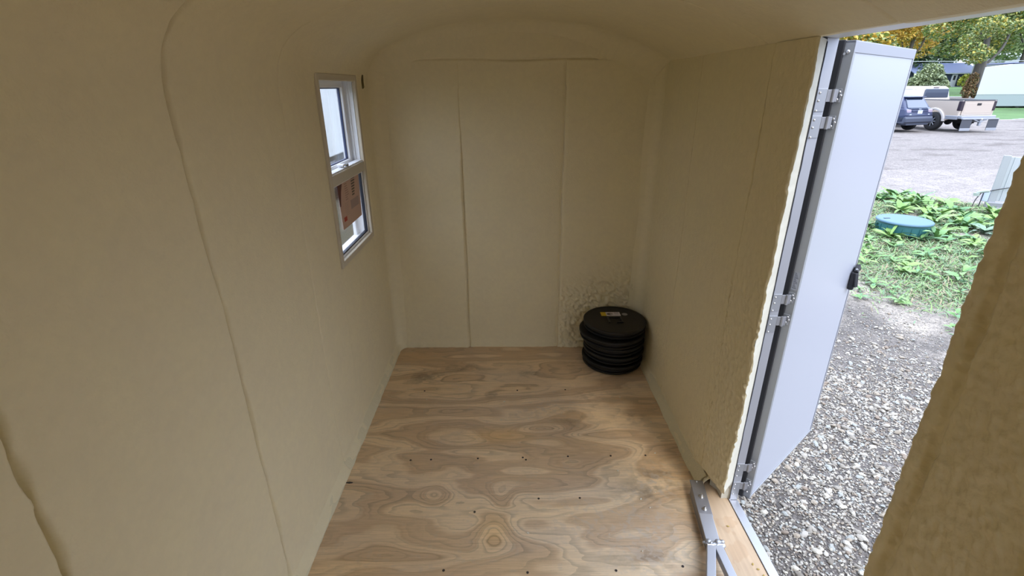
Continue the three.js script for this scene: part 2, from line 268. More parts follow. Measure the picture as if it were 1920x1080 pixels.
  const fl = struct('floor', 'plywood floor with wavy grain, grey scuffs and rows of screws', g, STD(0xffffff, 0.62, 0, { map, bumpMap: bump, bumpScale: 0.0006 }));
  mesh('joist_frame', bxx(-0.88, 0.9, -0.12, -0.021, -2.96, ZF, 0), M.aluDull, fl);
  const scg = new THREE.CylinderGeometry(0.0048, 0.0048, 0.0016, 10), scm = STD(lin(0.05, 0.04, 0.035), 0.6, 0.3);
  for (const [x, z] of [[-0.474, -1.801], [-0.38, -1.804], [-0.163, -1.81], [0.046, -1.815], [0.060, -1.80], [0.257, -1.821], [0.457, -1.823], [0.62, -1.825], [0.027, -2.362], [0.366, -1.236], [0.609, -1.251], [-0.25, -1.24], [0.05, -1.23], [0.107, -1.568], [-0.157, -1.5], [0.28, -1.57], [-0.5, -2.36], [0.3, -2.365]]) { const s = mesh('screw', scg, scm, fl); s.position.set(x, 0.0006, z); }
  const bits = STD(lin(0.72, 0.66, 0.52), 0.8), bg = new THREE.IcosahedronGeometry(0.006, 0).scale(1.2, 0.5, 0.8);
  const dark = mesh('wood_splinter', new THREE.IcosahedronGeometry(0.008, 0).scale(2.2, 0.35, 0.6), STD(lin(0.06, 0.05, 0.04), 0.8), fl); dark.position.set(-0.715, 0.002, -1.662);
  for (let i = 0; i < 16; i++) { const s = mesh('foam_crumb', bg, bits, fl); s.position.set(rr(-0.7, 0.72), 0.002, rr(-2.5, -1.2)); s.rotation.y = rr(0, 6); s.scale.setScalar(rr(0.4, 1)); }
}
{ // threshold: pale plywood strip and aluminium edge
  const map = tex(256, 1024, (u, v) => { const n = fbm(u * 30, v * 5, 3), m = fbm(u * 5 + 2, v * 9, 3); const k = 1 + 0.10 * (n - 0.5) + 0.12 * (m - 0.5), s = sm(0.62, 0.7, fbm(u * 6 + 20, v * 16, 3)) * 0.2; return [lerp(0.73 * k, 0.62, s), lerp(0.635 * k, 0.48, s), lerp(0.52 * k, 0.34, s)]; });
  const g = bxx(0.785, 0.896, -0.02, 0.003, -1.72, -0.7, 0.002); const P = g.attributes.position, U = g.attributes.uv; for (let i = 0; i < P.count; i++) U.setXY(i, (P.getX(i) - 0.8) / 0.3, P.getZ(i));
  const s = struct('trim_1', 'pale plywood threshold strip with an aluminium edge at the open doorway', g, STD(0xffffff, 0.6, 0, { map }));
  mesh('sill_edge', [bxx(0.902, 0.938, -0.07, -0.002, -1.557, -0.77, 0.002), bxx(0.898, 0.9035, -0.03, 0.006, -1.557, -0.77, 0.0015)], M.alu, s);
  const lf = STD(lin(0.35, 0.25, 0.06), 0.8); for (const [x, z] of [[0.862, -1.255], [0.872, -1.235], [0.84, -1.42], [0.88, -1.21]]) { const l = mesh('leaf_scrap', new THREE.IcosahedronGeometry(0.006, 0).scale(1, 0.2, 0.6), lf, s); l.position.set(x, 0.005, z); l.rotation.y = rr(0, 6); }
}
{ // the jagged floor bead of the left wall is part of the sweep; a loose crust of it lies along the wall
  const zz = lines(-2.80, 0.4, 0.012), g = sheet(5, zz.length, (i, j) => { const z = zz[j], w = 0.022 + 0.007 * fbm(z * 9, 3, 3) + 0.003 * (vn(z * 60, 8) - 0.5), t = i / 4; return [XL - 0.010 + (0.015 + 0.9 * w) * t ** 0.7, 0.001 + (0.046 + 0.010 * vn(z * 12, 5)) * (1 - t) ** 1.15 + 0.003 * Math.sin(Math.PI * t), z, z, t * 0.05]; }, null, true);
  struct('baseboard_left', 'greyish foam bead along the foot of the left wall', g, Object.assign(M.bead.clone(), { side: THREE.DoubleSide }));
  const z2 = lines(-2.84, -1.64, 0.012), g2 = sheet(5, z2.length, (i, j) => { const z = z2[j], w = 0.022 + 0.008 * fbm(z * 9, 23, 3) + 0.003 * (vn(z * 60, 28) - 0.5), t = i / 4; return [XR + 0.010 - (0.018 + 0.9 * w) * t ** 0.7, 0.001 + 0.050 * (1 - t) ** 1.15 + 0.003 * Math.sin(Math.PI * t), z, z, t * 0.05]; }, null, false);
  struct('baseboard_right', 'foam bead along the foot of the right wall', g2, Object.assign(M.bead.clone(), { side: THREE.DoubleSide }));
}

// ---------------------------------------------------------------- side door with frame and hinges
{
  const hy = [[1.551, 1.589], [1.475, 1.513], [0.889, 0.937], [0.805, 0.855], [0.14, 0.22], [0.038, 0.116]].map(([a, b]) => [a, b]);
  const HY = [1.57, 1.494, 0.913, 0.83, 0.172, 0.077];
  const f = struct('trim_2', 'aluminium door frame with fixed hinge plates along the side doorway');
  mesh('frame_post', [bxx(0.902, 0.936, -0.03, 1.725, -1.6, -1.558, 0.003), bxx(0.899, 0.904, 0.0, 1.724, -1.566, -1.5545, 0.001)], M.alu, f);
  mesh('caulk_line', tube(Array.from({ length: 40 }, (_, i) => [0.9005 + 0.0015 * (rnd() - 0.5), 0.01 + i * 0.0437, -1.5535 + 0.002 * (rnd() - 0.5)]), 0.0018, 160, 5), STD(lin(0.05, 0.055, 0.07), 0.7), f);
  mesh('frame_post', bxx(0.902, 0.936, -0.03, 1.72, -0.77, -0.73, 0.003), M.alu, f);
  mesh('frame_head', bxx(0.929, 0.94, 1.7235, 1.76, -1.6, -0.73, 0.003), M.alu, f);
  for (const y of HY) {
    const p = mesh('hinge_plate', bx(0.03, 0.064, 0.0025, 0.918, y - 0.012, -1.5555, 0.001), M.steel, f);
    for (const [a, b] of [[-0.007, 0.02], [-0.007, -0.002], [-0.008, -0.03]]) mesh('rivet', new THREE.SphereGeometry(0.0035, 10, 6).scale(1, 1, 0.6).translate(0.918 + a, y - 0.012 + b, -1.5535), M.bolt, p);
    mesh('hinge_arm', [bx(0.032, 0.034, 0.003, 0.948, y, -1.555, 0.001), cyl(0.005, 0.036, 0.950, y, -1.5525, 12)], M.aluDull, f);
  }
  const th = 40.8 * Math.PI / 180, W = 0.666, H = 1.718, T = 0.036;
  const d = struct('door_1', 'open white side door with aluminium edging, black weather seal and a black latch'); d.position.set(0.985, 0, -1.56); d.rotation.y = th;
  mesh('panel', bxx(0.012, W - 0.012, 0.012, H - 0.012, -T + 0.002, -0.0015, 0.001), M.white, d);
  mesh('edge_trim', [bxx(0, 0.008, 0, H, -T, 0, 0.0015), bxx(0, 0.016, 0, H, -0.002, 0.0008, 0.0005)], M.aluGrey, d).userData.label = 'grey hinge edge';
  mesh('edge_trim', [bxx(W - 0.009, W, 0, H, -T, 0.001, 0.0015)], M.alu, d);
  mesh('edge_trim', [bxx(0, W, H - 0.008, H, -T, 0.0006, 0.0015), bxx(0, W, H - 0.032, H - 0.002, -0.0015, 0.0012, 0.0008)], M.trim, d);
  mesh('edge_trim', [bxx(0, W, 0, 0.008, -T, 0.0006, 0.0015), bxx(0.004, W, 0.002, 0.012, -0.0015, 0.0012, 0.0008)], M.alu, d);
  mesh('weather_seal', [bxx(-0.007, 0.004, -0.004, H + 0.002, -T - 0.012, -T + 0.011, 0.003)], M.rubber, d);
  for (const y of HY) { const h = mesh('hinge_leaf', [bxx(-0.0035, 0.001, y - 0.019, y + 0.019, -T - 0.006, -0.006, 0.001)], M.steel, d); for (const [a, b] of [[-0.011, 0.010], [-0.0065, 0.0], [-0.014, -0.011]]) mesh('bolt', new THREE.SphereGeometry(0.0042, 12, 8).scale(0.7, 1, 1).translate(-0.004, y + b, a), M.bolt, h); }
  mesh('bolt', [new THREE.SphereGeometry(0.006, 12, 8).scale(0.7, 1, 1).translate(-0.001, 1.688, -0.014), new THREE.CylinderGeometry(0.0038, 0.0038, 0.004, 10).rotateZ(Math.PI / 2).translate(-0.001, 1.683, -0.022)], M.bolt, d);
  mesh('bolt', new THREE.SphereGeometry(0.005, 12, 8).scale(0.7, 1, 1).translate(-0.001, 0.03, -0.014), M.bolt, d);
  { // maker's label on the edge: grey print too small to read
    const c = document.createElement('canvas'); c.width = 64; c.height = 160; const x = c.getContext('2d'); x.fillStyle = '#9c9fa6'; x.fillRect(0, 0, 64, 160); x.fillStyle = '#4a4d55'; for (let i = 0; i < 13; i++) { x.fillRect(8, 8 + i * 11, 20 + (i * 37) % 30, 5); }
    const t = new THREE.CanvasTexture(c); t.colorSpace = THREE.SRGBColorSpace; mesh('edge_label', new THREE.PlaneGeometry(0.019, 0.066).rotateY(-Math.PI / 2).translate(-0.0008, 0.975, -0.0125), STD(0xffffff, 0.5, 0, { map: t }), d);
  }
  { // paddle latch
    const L = mesh('latch', [bxx(0.606, 0.628, 0.782, 0.862, 0, 0.022, 0.006), bar([0.615, 0.862, 0.016], [0.648, 0.886, 0.012], 0.016, 0.014), bar([0.608, 0.80, 0.03], [0.612, 0.86, 0.02], 0.018, 0.008, 0.003)], M.black, d);
    mesh('strike', [bxx(0.645, 0.668, 0.80, 0.868, -0.006, 0.016, 0.004), bxx(0.634, 0.668, 0.862, 0.876, 0.0, 0.02, 0.003)], M.black, L);
    mesh('lever_shaft', [bar([0.63, 0.866, 0.012], [0.637, 0.812, 0.014], 0.010, 0.008), new THREE.CylinderGeometry(0.004, 0.004, 0.05, 10).rotateZ(1.1).translate(0.63, 0.868, 0.018)], M.bolt, L);
    mesh('safety_tab', bxx(0.637, 0.652, 0.79, 0.803, 0.0, 0.013, 0.003), STD(lin(0.7, 0.03, 0.05), 0.4), L);
  }
}

// ---------------------------------------------------------------- window in the left wall
{
  const w = struct('window_1', 'small white vertical sliding window with a paper sticker on its lower pane');
  const ring = (x0, x1, y0, y1, z0, z1, a, r = 0.003, al = a) => [bxx(x0, x1, y0, y1, z0, z0 + a, r), bxx(x0, x1, y0, y1, z1 - al, z1, r), bxx(x0, x1, y0, y0 + a, z0 + a - 0.001, z1 - al + 0.001, r), bxx(x0, x1, y1 - a, y1, z0 + a - 0.001, z1 - al + 0.001, r)];
  mesh('window_trim', ring(-0.772, -0.754, WIN.y0 - 0.004, WIN.y1 + 0.004, WIN.z0 - 0.004, WIN.z1 + 0.004, 0.028, 0.004), STD(lin(0.62, 0.55, 0.42), 0.6), w);
  mesh('window_frame', [...ring(-0.848, -0.762, WIN.y0, WIN.y1, WIN.z0, WIN.z1, 0.019, 0.002)], M.vinyl, w);
  mesh('meeting_rail', bxx(-0.775, -0.757, 1.203, 1.252, WIN.z0 + 0.015, WIN.z1 - 0.015, 0.005), STD(lin(0.62, 0.57, 0.47), 0.55), w);
  mesh('lock_ledge', [bxx(-0.812, -0.774, 1.205, 1.253, WIN.z0 + 0.015, WIN.z1 - 0.015, 0.003), bxx(-0.80, -0.764, 1.25, 1.258, WIN.z0 + 0.015, WIN.z1 - 0.015, 0.003)], M.vinyl, w);
  const us = mesh('upper_sash', ring(-0.846, -0.813, 1.23, 1.635, WIN.z0 + 0.016, WIN.z1 - 0.016, 0.036, 0.004), M.vinyl, w);
  mesh('track', [bxx(-0.802, -0.795, 1.25, 1.632, WIN.z0 + 0.016, WIN.z0 + 0.026, 0.001), bxx(-0.778, -0.772, 1.25, 1.632, WIN.z0 + 0.016, WIN.z0 + 0.026, 0.001)], M.vinyl, w);
  mesh('pane_gasket', ring(-0.838, -0.826, 1.262, 1.602, WIN.z0 + 0.049, WIN.z1 - 0.049, 0.008, 0.001), STD(lin(0.035, 0.05, 0.12), 0.5), us);
  mesh('pane', bxx(-0.834, -0.830, 1.262, 1.602, WIN.z0 + 0.05, WIN.z1 - 0.05, 0), M.glass, us);
  const ls = mesh('lower_sash', ring(-0.800, -0.772, 0.868, 1.21, WIN.z0 + 0.016, WIN.z1 - 0.016, 0.016, 0.003), M.vinyl, w);
  mesh('pane_gasket', ring(-0.792, -0.776, 0.883, 1.208, WIN.z0 + 0.030, WIN.z1 - 0.030, 0.007, 0.001), STD(lin(0.012, 0.016, 0.03), 0.5), ls);
  mesh('pane', bxx(-0.786, -0.782, 0.884, 1.208, WIN.z0 + 0.031, WIN.z1 - 0.031, 0), M.glass, ls);
  mesh('outer_stop', bxx(-0.846, -0.828, 0.868, 1.235, WIN.z0 + 0.018, WIN.z0 + 0.058, 0.004), M.vinyl, w);
  const lk = mesh('sash_lock', [cyl(0.014, 0.012, -0.788, 1.262, -2.315, 16), bxx(-0.80, -0.768, 1.264, 1.273, -2.33, -2.29, 0.003)], M.vinyl, w);
  mesh('lock_lever', bxx(-0.776, -0.764, 1.256, 1.27, -2.355, -2.335, 0.003), M.aluDull, lk);
  { // paper sticker: pink sheet with unreadable print and a red mark
    const c = document.createElement('canvas'); c.width = 256; c.height = 256; const x = c.getContext('2d'); x.fillStyle = '#c9a795'; x.fillRect(0, 0, 256, 256);
    x.fillStyle = '#5a2a2c'; x.beginPath(); x.moveTo(0, 0); x.lineTo(58, 0); x.lineTo(30, 60); x.lineTo(10, 130); x.lineTo(0, 130); x.fill();
    x.fillStyle = '#a48474'; for (let i = 0; i < 9; i++) x.fillRect(70, 14 + i * 12, 46 - (i * 17) % 20, 5); x.fillStyle = '#5c5048'; for (let i = 0; i < 7; i++) x.fillRect(150, 12 + i * 15, 50 - (i * 29) % 26, 9);
    x.fillStyle = '#a89088'; x.fillRect(120, 130, 110, 50); x.fillStyle = '#b59a8c'; for (let i = 0; i < 8; i++) x.fillRect(52, 128 + i * 9, 50 - (i * 13) % 18, 3); x.fillStyle = '#b0382c'; x.fillRect(24, 196, 34, 24);
    const t = new THREE.CanvasTexture(c); t.colorSpace = THREE.SRGBColorSpace;
    const q = sheet(6, 6, (i, j) => { const a = i / 5, b = j / 5, z = lerp(lerp(-2.205, -2.215, b), lerp(-2.535, -2.515, b), a), y = lerp(lerp(1.207, 0.985, b), lerp(1.205, 0.985, b), a); return [-0.7808 + 0.0015 * Math.sin(a * 3), y, z, a, 1 - b]; }, null, false);
    mesh('sticker', q, STD(0xffffff, 0.6, 0, { map: t, side: THREE.DoubleSide, transparent: false }), ls);
  }
}

// ---------------------------------------------------------------- stack of round black hole covers
{
  const plast = STD(lin(0.007, 0.0065, 0.0065), 0.55, 0, { bumpMap: foamBump, bumpScale: 0.0004 });
  const stack = [
    [0.622, 0.000, -2.682, 0.2, 0, 'bottom cover, standing on the plywood floor'],
    [0.626, 0.063, -2.682, 1.3, 0, 'second from the bottom, under a slightly shifted one'],
    [0.622, 0.122, -2.680, 2.2, 0, 'middle cover, between two others'],
    [0.608, 0.180, -2.672, 0.9, 0, 'second from the top, its flange sticking out to the left'],
    [0.622, 0.238, -2.680, 0, 0, 'topmost cover, with a yellow and white label and a sunk handle'],
  ];
  const flange = (R, y) => lathe([[0, y], [R - 0.02, y], [R - 0.016, y - 0.004], [R - 0.003, y - 0.003], [R, y + 0.002], [R, y + 0.012], [R - 0.004, y + 0.016], [R - 0.018, y + 0.015], [R - 0.022, y + 0.012], [0, y + 0.012]], 64);
  stack.forEach(([x, y, z, a, tilt, what], i) => {
    const R = [0.186, 0.184, 0.186, 0.197, 0.188][i], o = thing('hole_cover', `round black plastic ${what}`, 'cover', [x, y, z], a, 'stacked round black covers'); o.rotation.z = tilt * 1.2; o.rotation.x = tilt;
    const h = i ? 0.040 : 0.044;
    mesh('lid', flange(R, h), plast, o);
    mesh('sleeve', lathe([[0.150, 0.0], [R - 0.022, 0.0], [R - 0.018, 0.004], [R - 0.02, h - 0.004], [R - 0.03, h], [0.150, h]], 56), plast, o);
    mesh('rib', lathe([[R - 0.02, 0.012], [R - 0.006, 0.014], [R - 0.006, 0.02], [R - 0.02, 0.022]], 56), plast, o);
    if (i === 4) {
      const y1 = h + 0.0165;
      mesh('handle', [bxx(-0.045, -0.034, y1 - 0.006, y1 + 0.003, -0.02, 0.05, 0.002), bxx(0.034, 0.045, y1 - 0.006, y1 + 0.003, -0.02, 0.05, 0.002), bxx(-0.045, 0.045, y1 - 0.006, y1 + 0.003, -0.03, -0.016, 0.002), bxx(0.004, 0.04, y1 - 0.006, y1 + 0.0045, 0.04, 0.052, 0.002)], STD(lin(0.006, 0.006, 0.007), 0.35), o);
      const c = document.createElement('canvas'); c.width = 256; c.height = 96; const q = c.getContext('2d'); q.fillStyle = '#d9d2da'; q.fillRect(0, 0, 256, 96); q.fillStyle = '#d3b322'; q.fillRect(0, 0, 70, 96); q.fillStyle = '#4c4648'; q.beginPath(); q.ellipse(120, 50, 42, 26, 0, 0, 7); q.fill(); q.fillStyle = '#b6b0b4'; q.beginPath(); q.ellipse(140, 54, 24, 14, 0.3, 0, 7); q.fill(); q.fillStyle = '#8d878c'; q.fillRect(180, 18, 60, 8); q.fillRect(180, 36, 52, 6); q.fillRect(180, 52, 58, 6);
      const t = new THREE.CanvasTexture(c); t.colorSpace = THREE.SRGBColorSpace;
      mesh('cover_label', new THREE.PlaneGeometry(0.12, 0.055).rotateX(-Math.PI / 2).translate(-0.012, h + 0.0128, -0.075), STD(0xffffff, 0.5, 0, { map: t }), o);
      mesh('cover_label', new THREE.CircleGeometry(0.018, 20).rotateX(-Math.PI / 2).translate(0.075, h + 0.0128, -0.07), STD(lin(0.32, 0.31, 0.32), 0.5), o).userData.label = 'small grey round label';
    }
  });
}

// ---------------------------------------------------------------- metal arm lying along the threshold
{
  const o = thing('metal_arm', 'grey metal angle arm with two bolts and a forked end lying along the wooden threshold', 'bracket', [0.775, 0, -1.6]);
  const q = ([x, y, z]) => [x - 0.775, y, z + 1.6];
  mesh('plate', [bar(q([0.779, 0.046, -1.618]), q([0.752, 0.046, -1.43]), 0.054, 0.005)], M.aluDull, o);
  mesh('side_flange', [bar(q([0.748, 0.024, -1.585]), q([0.716, 0.024, -1.31]), 0.005, 0.045)], M.aluDull, o);
  mesh('arm', [bar(q([0.752, 0.049, -1.44]), q([0.734, 0.047, -1.305]), 0.05, 0.005)], M.alu, o);
  const bl = (x, z) => { const b = mesh('bolt', [new THREE.CylinderGeometry(0.0075, 0.0075, 0.004, 6), new THREE.CylinderGeometry(0.0035, 0.0035, 0.012, 10).translate(0, 0.006, 0), new THREE.CylinderGeometry(0.010, 0.010, 0.0015, 16).translate(0, -0.0025, 0)], M.bolt, o); b.position.set(x - 0.775, 0.053, z + 1.6); };
  bl(0.768, -1.525); bl(0.758, -1.462); mesh('rivet', new THREE.SphereGeometry(0.004, 10, 6).translate(0.001, 0.05, -0.008), M.bolt, o);
  const jt = mesh('knuckle', [bx(0.05, 0.014, 0.018, 0.733 - 0.775, 0.05, -1.302 + 1.6, 0.004), new THREE.CylinderGeometry(0.006, 0.006, 0.062, 14).rotateZ(Math.PI / 2).translate(0.735 - 0.775, 0.056, -1.292 + 1.6)], M.bolt, o);
  for (let i = 0; i < 11; i++) mesh('weld_bead', new THREE.IcosahedronGeometry(rr(0.005, 0.010), 1).scale(1.2, 0.7, 1).translate(0.700 + i * 0.0065 - 0.775, 0.055 + rr(-0.004, 0.006), -1.300 + rr(-0.01, 0.012) + 1.6), M.steel, jt);
  mesh('leg', bar(q([0.718, 0.046, -1.29]), q([0.600, 0.046, -0.98]), 0.030, 0.03), M.alu, o);
  mesh('leg', bar(q([0.742, 0.046, -1.29]), q([0.748, 0.046, -0.9]), 0.030, 0.03), M.alu, o);
}

// ================================================================ outdoors
const GY = -0.45;
const landY = (x, z) => { const q = -z; let y = GY; y += sm(31, 52, q) * 0.85 + sm(50, 100, q) * 0.75 + 0.02 * Math.max(0, q - 96); return y + 0.03 * (fbm(x * 0.25, z * 0.25, 2) - 0.5) * sm(10, 14, Math.hypot(x, z)); };
const nearBump = (x, z) => 0.035 * (fbm(x * 1.3 + 4, z * 1.3, 3) - 0.5) + 0.010 * (fbm(x * 8, z * 8, 2) - 0.5);
// how far a spot lies in the weedy strip between gravel and yard (0 gravel, 1 weeds) measured along the way out
const along = (x, z) => (x * 0.66 - z * 0.75);
const weedy = (x, z) => { const a = along(x, z) + 0.7 * (fbm(x * 1.1, z * 1.1, 2) - 0.5); return sm(5.7, 7.0, a) * (1 - sm(12.0, 12.7, a + 0.4 * (vn(x * 2, z * 2) - 0.5))); };
const grainTex = tex(1024, 1024, (u, v) => { const n = fbm(u * 60, v * 60, 4, 60), m = fbm(u * 220, v * 220, 2, 220), q = fbm(u * 9, v * 9, 3, 9); const k = 0.80 + 0.32 * (n - 0.5) + 0.42 * (m - 0.5) + 0.12 * (q - 0.5); return [k, k * 0.985, k * 0.965]; });
grainTex.repeat.set(1 / 1.6, 1 / 1.6);
const grainBump = tex(512, 512, (u, v) => fbm(u * 70, v * 70, 3, 70), false); grainBump.repeat.set(1 / 1.2, 1 / 1.2);
function colored(g, fn) { const P = g.attributes.position, C = new Float32Array(P.count * 3); for (let i = 0; i < P.count; i++) C.set(fn(P.getX(i), P.getZ(i)), i * 3); g.setAttribute('color', new THREE.BufferAttribute(C, 3)); return g; }
const mixc = (a, b, t) => [lerp(a[0], b[0], t), lerp(a[1], b[1], t), lerp(a[2], b[2], t)];
const COL = { gravel: [0.168, 0.151, 0.139], soil: [0.50, 0.45, 0.385], weed: [0.084, 0.109, 0.05], lot: [0.375, 0.342, 0.325], rut: [0.202, 0.172, 0.16] };
let groundNear;
{ // ground round the trailer
  const xs = [], zz = []; for (let x = -16; x < -1; x += 0.5) xs.push(x); for (let x = -1; x <= 13.0001; x += 0.07) xs.push(x);
  for (let z = -13; z <= 0.001; z += 0.07) zz.push(z); for (let z = 0.5; z <= 12; z += 0.5) zz.push(z);
  const g = sheet(xs.length, zz.length, (i, j) => [xs[i], GY - 0.012 + nearBump(xs[i], zz[j]), zz[j], xs[i], zz[j]], null, true);
  colored(g, (x, z) => { const a = along(x, z), w = weedy(x, z), n = fbm(x * 3, z * 3, 3), d = sm(4.6, 6.4, a + 1.6 * (n - 0.5)) ; let c = mixc(COL.gravel, COL.soil, d); c = mixc(c, COL.weed, w * sm(0.38, 0.6, n) * 0.7); c = mixc(c, COL.lot, sm(12.1, 12.9, a + 0.4 * (n - 0.5))); const k = 0.86 + 0.3 * n; if (x < -0.9) c = mixc([0.05, 0.06, 0.03], [0.10, 0.09, 0.06], n); return c.map((q) => q * k); });
  groundNear = struct('ground', 'gravel and dry soil beside the doorway, running out into a weedy strip', g, STD(0xffffff, 0.95, 0, { vertexColors: true, map: grainTex, bumpMap: grainBump, bumpScale: 0.02 }));
}
{ // yard, lawn and the land behind
  const lawnAt = (x, z) => { const q = -z, r = x / Math.max(1, q), n = 0.8 * (vn(x * 1.3, z * 1.3) - 0.5); return (q > 32.3 + n && r > 0.895 + 0.01 * n) || q > 54 + 2 * n || r < 0.4; };
  const xs = [], zz = []; for (let x = -70; x < 4; x += 2) xs.push(x); for (let x = 4; x < 60; x += 0.35) xs.push(x); for (let x = 60; x <= 160; x += 2) xs.push(x);
  for (let z = -170; z < -60; z += 2) zz.push(z); for (let z = -60; z < -6; z += 0.35) zz.push(z); for (let z = -6; z <= 60; z += 2) zz.push(z);
  const hole = (i, j) => xs[i] > -15.5 && xs[i + 1] < 12.8 && zz[j] > -12.8 && zz[j + 1] < 11.5;
  const at = (i, j) => [xs[i], landY(xs[i], zz[j]) - (xs[i] < 14 && zz[j] > -14 ? 0.03 : 0.012), zz[j], xs[i], zz[j]];
  const L = (i, j) => lawnAt((xs[i] + xs[i + 1]) / 2, (zz[j] + zz[j + 1]) / 2);
  const gl = sheet(xs.length, zz.length, at, (i, j) => !L(i, j) && !hole(i, j), true);
  colored(gl, (x, z) => { const n = fbm(x * 0.5 + z * 0.14, z * 1.9 - x * 0.5, 4), m = fbm(x * 0.2 + 8, z * 0.3, 3), k = 0.9 + 0.25 * (m - 0.5); return mixc(COL.lot, COL.rut, sm(0.60, 0.70, n) * 0.8).map((q) => q * k); });
  struct('parking_lot', 'pale packed-dirt yard with darker wheel streaks in front of the parked vehicles', gl, STD(0xffffff, 0.95, 0, { vertexColors: true, map: grainTex, bumpMap: grainBump, bumpScale: 0.03 }));
  const gg = sheet(xs.length, zz.length, (i, j) => { const p = at(i, j); p[1] += 0.02; return p; }, (i, j) => L(i, j) && !hole(i, j), true);
  colored(gg, (x, z) => { const n = fbm(x * 0.6, z * 0.6, 4), k = 0.7 + 0.6 * n; return [0.10 * k, 0.195 * k, 0.06 * k]; });
  struct('lawn', 'mown green lawn beyond the dirt yard', gg, STD(0xffffff, 0.9, 0, { vertexColors: true, bumpMap: grainBump, bumpScale: 0.05 }));
}
{ // gravel: the largest stones near the sill one by one, the rest as one mass
  const stoneGeo = [0, 1, 2, 3, 4, 5].map((k) => { const g = mergeVertices(new THREE.IcosahedronGeometry(1, 1).deleteAttribute('uv').deleteAttribute('normal')), P = g.attributes.position; for (let i = 0; i < P.count; i++) { const x = P.getX(i), y = P.getY(i), z = P.getZ(i), s = 0.72 + 0.55 * vn(x * 1.7 + k * 9, z * 1.7 + y * 2.3 + k * 5); P.setXYZ(i, x * s * 1.15, y * s * 0.55, z * s * 0.85); } const f = toCreasedNormals(g, 0.5); f.setAttribute('uv', new THREE.BufferAttribute(new Float32Array(f.attributes.position.count * 2), 2)); return f; });
  const tone = [[0.285, 0.258, 0.215], [0.216, 0.194, 0.161], [0.345, 0.32, 0.277], [0.155, 0.135, 0.108], [0.259, 0.218, 0.166], [0.259, 0.263, 0.241], [0.189, 0.148, 0.111], [0.397, 0.366, 0.301]];
  const mats = tone.map((c) => STD(lin(...c), 0.85));
  const put = [];
  for (let i = 0; i < 210000; i++) {
    const x = 0.9 + rnd() * 5.2, z = -6.2 + rnd() * 6.2, r = x / Math.max(0.05, -z); if (z > -0.2 || r < 0.5 || r > 1.45) continue;
    const a = along(x, z), keep = 1 - 0.96 * sm(3.7, 5.6, a + 1.0 * (vn(x * 2, z * 2) - 0.5)); if (rnd() > keep * (0.35 + 0.9 * vn(x * 1.4 + 3, z * 1.4))) continue;
    const u = rnd(), s = 0.0025 + 0.0036 * u * u + (u > 0.965 ? 0.007 * rnd() : 0) + (rnd() > 0.996 ? 0.009 : 0); put.push([x, z, s, Math.floor(rnd() * 6), Math.floor(rnd() ** 1.2 * 8), rr(0, 6.28), rr(-0.4, 0.4)]);
  }
  const near = put.map((p, i) => [p[2] / (Math.hypot(p[0], p[1]) + 0.6), i]).filter(([, i]) => { const p = put[i], r = p[0] / -p[1]; return r > 0.57 && r < 1.02 && p[1] < -0.9; }).sort((a, b) => b[0] - a[0]).slice(0, 300).map((q) => q[1]), nearSet = new Set(near);
  const place = (o, [x, z, s, , , r, t]) => { o.position.set(x, GY - 0.010 + nearBump(x, z) + s * 0.28, z); o.rotation.set(t, r, t * 0.7); o.scale.setScalar(s * 1.5); };
  for (const i of near) { const p = put[i], m = mesh('stone', stoneGeo[p[3]], mats[p[4]], groundNear); place(m, p); }
  const d = new THREE.Object3D(), white = STD(0xffffff, 0.88);
  for (let k = 0; k < 6; k++) { const list = put.filter((p, i) => p[3] === k && !nearSet.has(i)); const im = new THREE.InstancedMesh(stoneGeo[k], white, list.length); im.name = 'gravel'; im.userData = { kind: 'stuff' }; list.forEach((p, i) => { place(d, p); d.updateMatrix(); im.setMatrixAt(i, d.matrix); im.setColorAt(i, lin(...tone[p[4]])); }); im.castShadow = im.receiveShadow = true; groundNear.add(im); }
}
const leafGeo = (w, bend, n = 4, notch = 0) => { // one blade of unit length, pointing to +x and drooping
  const P = [], I = [], U = []; for (let i = 0; i <= n; i++) { const t = i / n, ww = w * Math.sin(Math.PI * Math.min(1, 0.12 + 0.88 * t)) ** 0.8 * (1 - notch * (i % 2)), x = t, y = 0.55 * t - bend * t * t; P.push(x, y + 0.12 * ww, -ww, x, y, 0, x, y + 0.12 * ww, ww); U.push(t, 0, t, 0.5, t, 1); if (i < n) { const a = i * 3; I.push(a, a + 1, a + 3, a + 1, a + 4, a + 3, a + 1, a + 2, a + 4, a + 2, a + 5, a + 4); } }
  const g = new THREE.BufferGeometry(); g.setAttribute('position', new THREE.Float32BufferAttribute(P, 3)); g.setAttribute('uv', new THREE.Float32BufferAttribute(U, 2)); g.setIndex(I); g.computeVertexNormals(); return g;
};
const leafMat = (r, g, b) => new THREE.MeshPhysicalMaterial({ color: lin(r, g, b), roughness: 0.65, side: THREE.DoubleSide, transmission: 0.12, thickness: 0 });
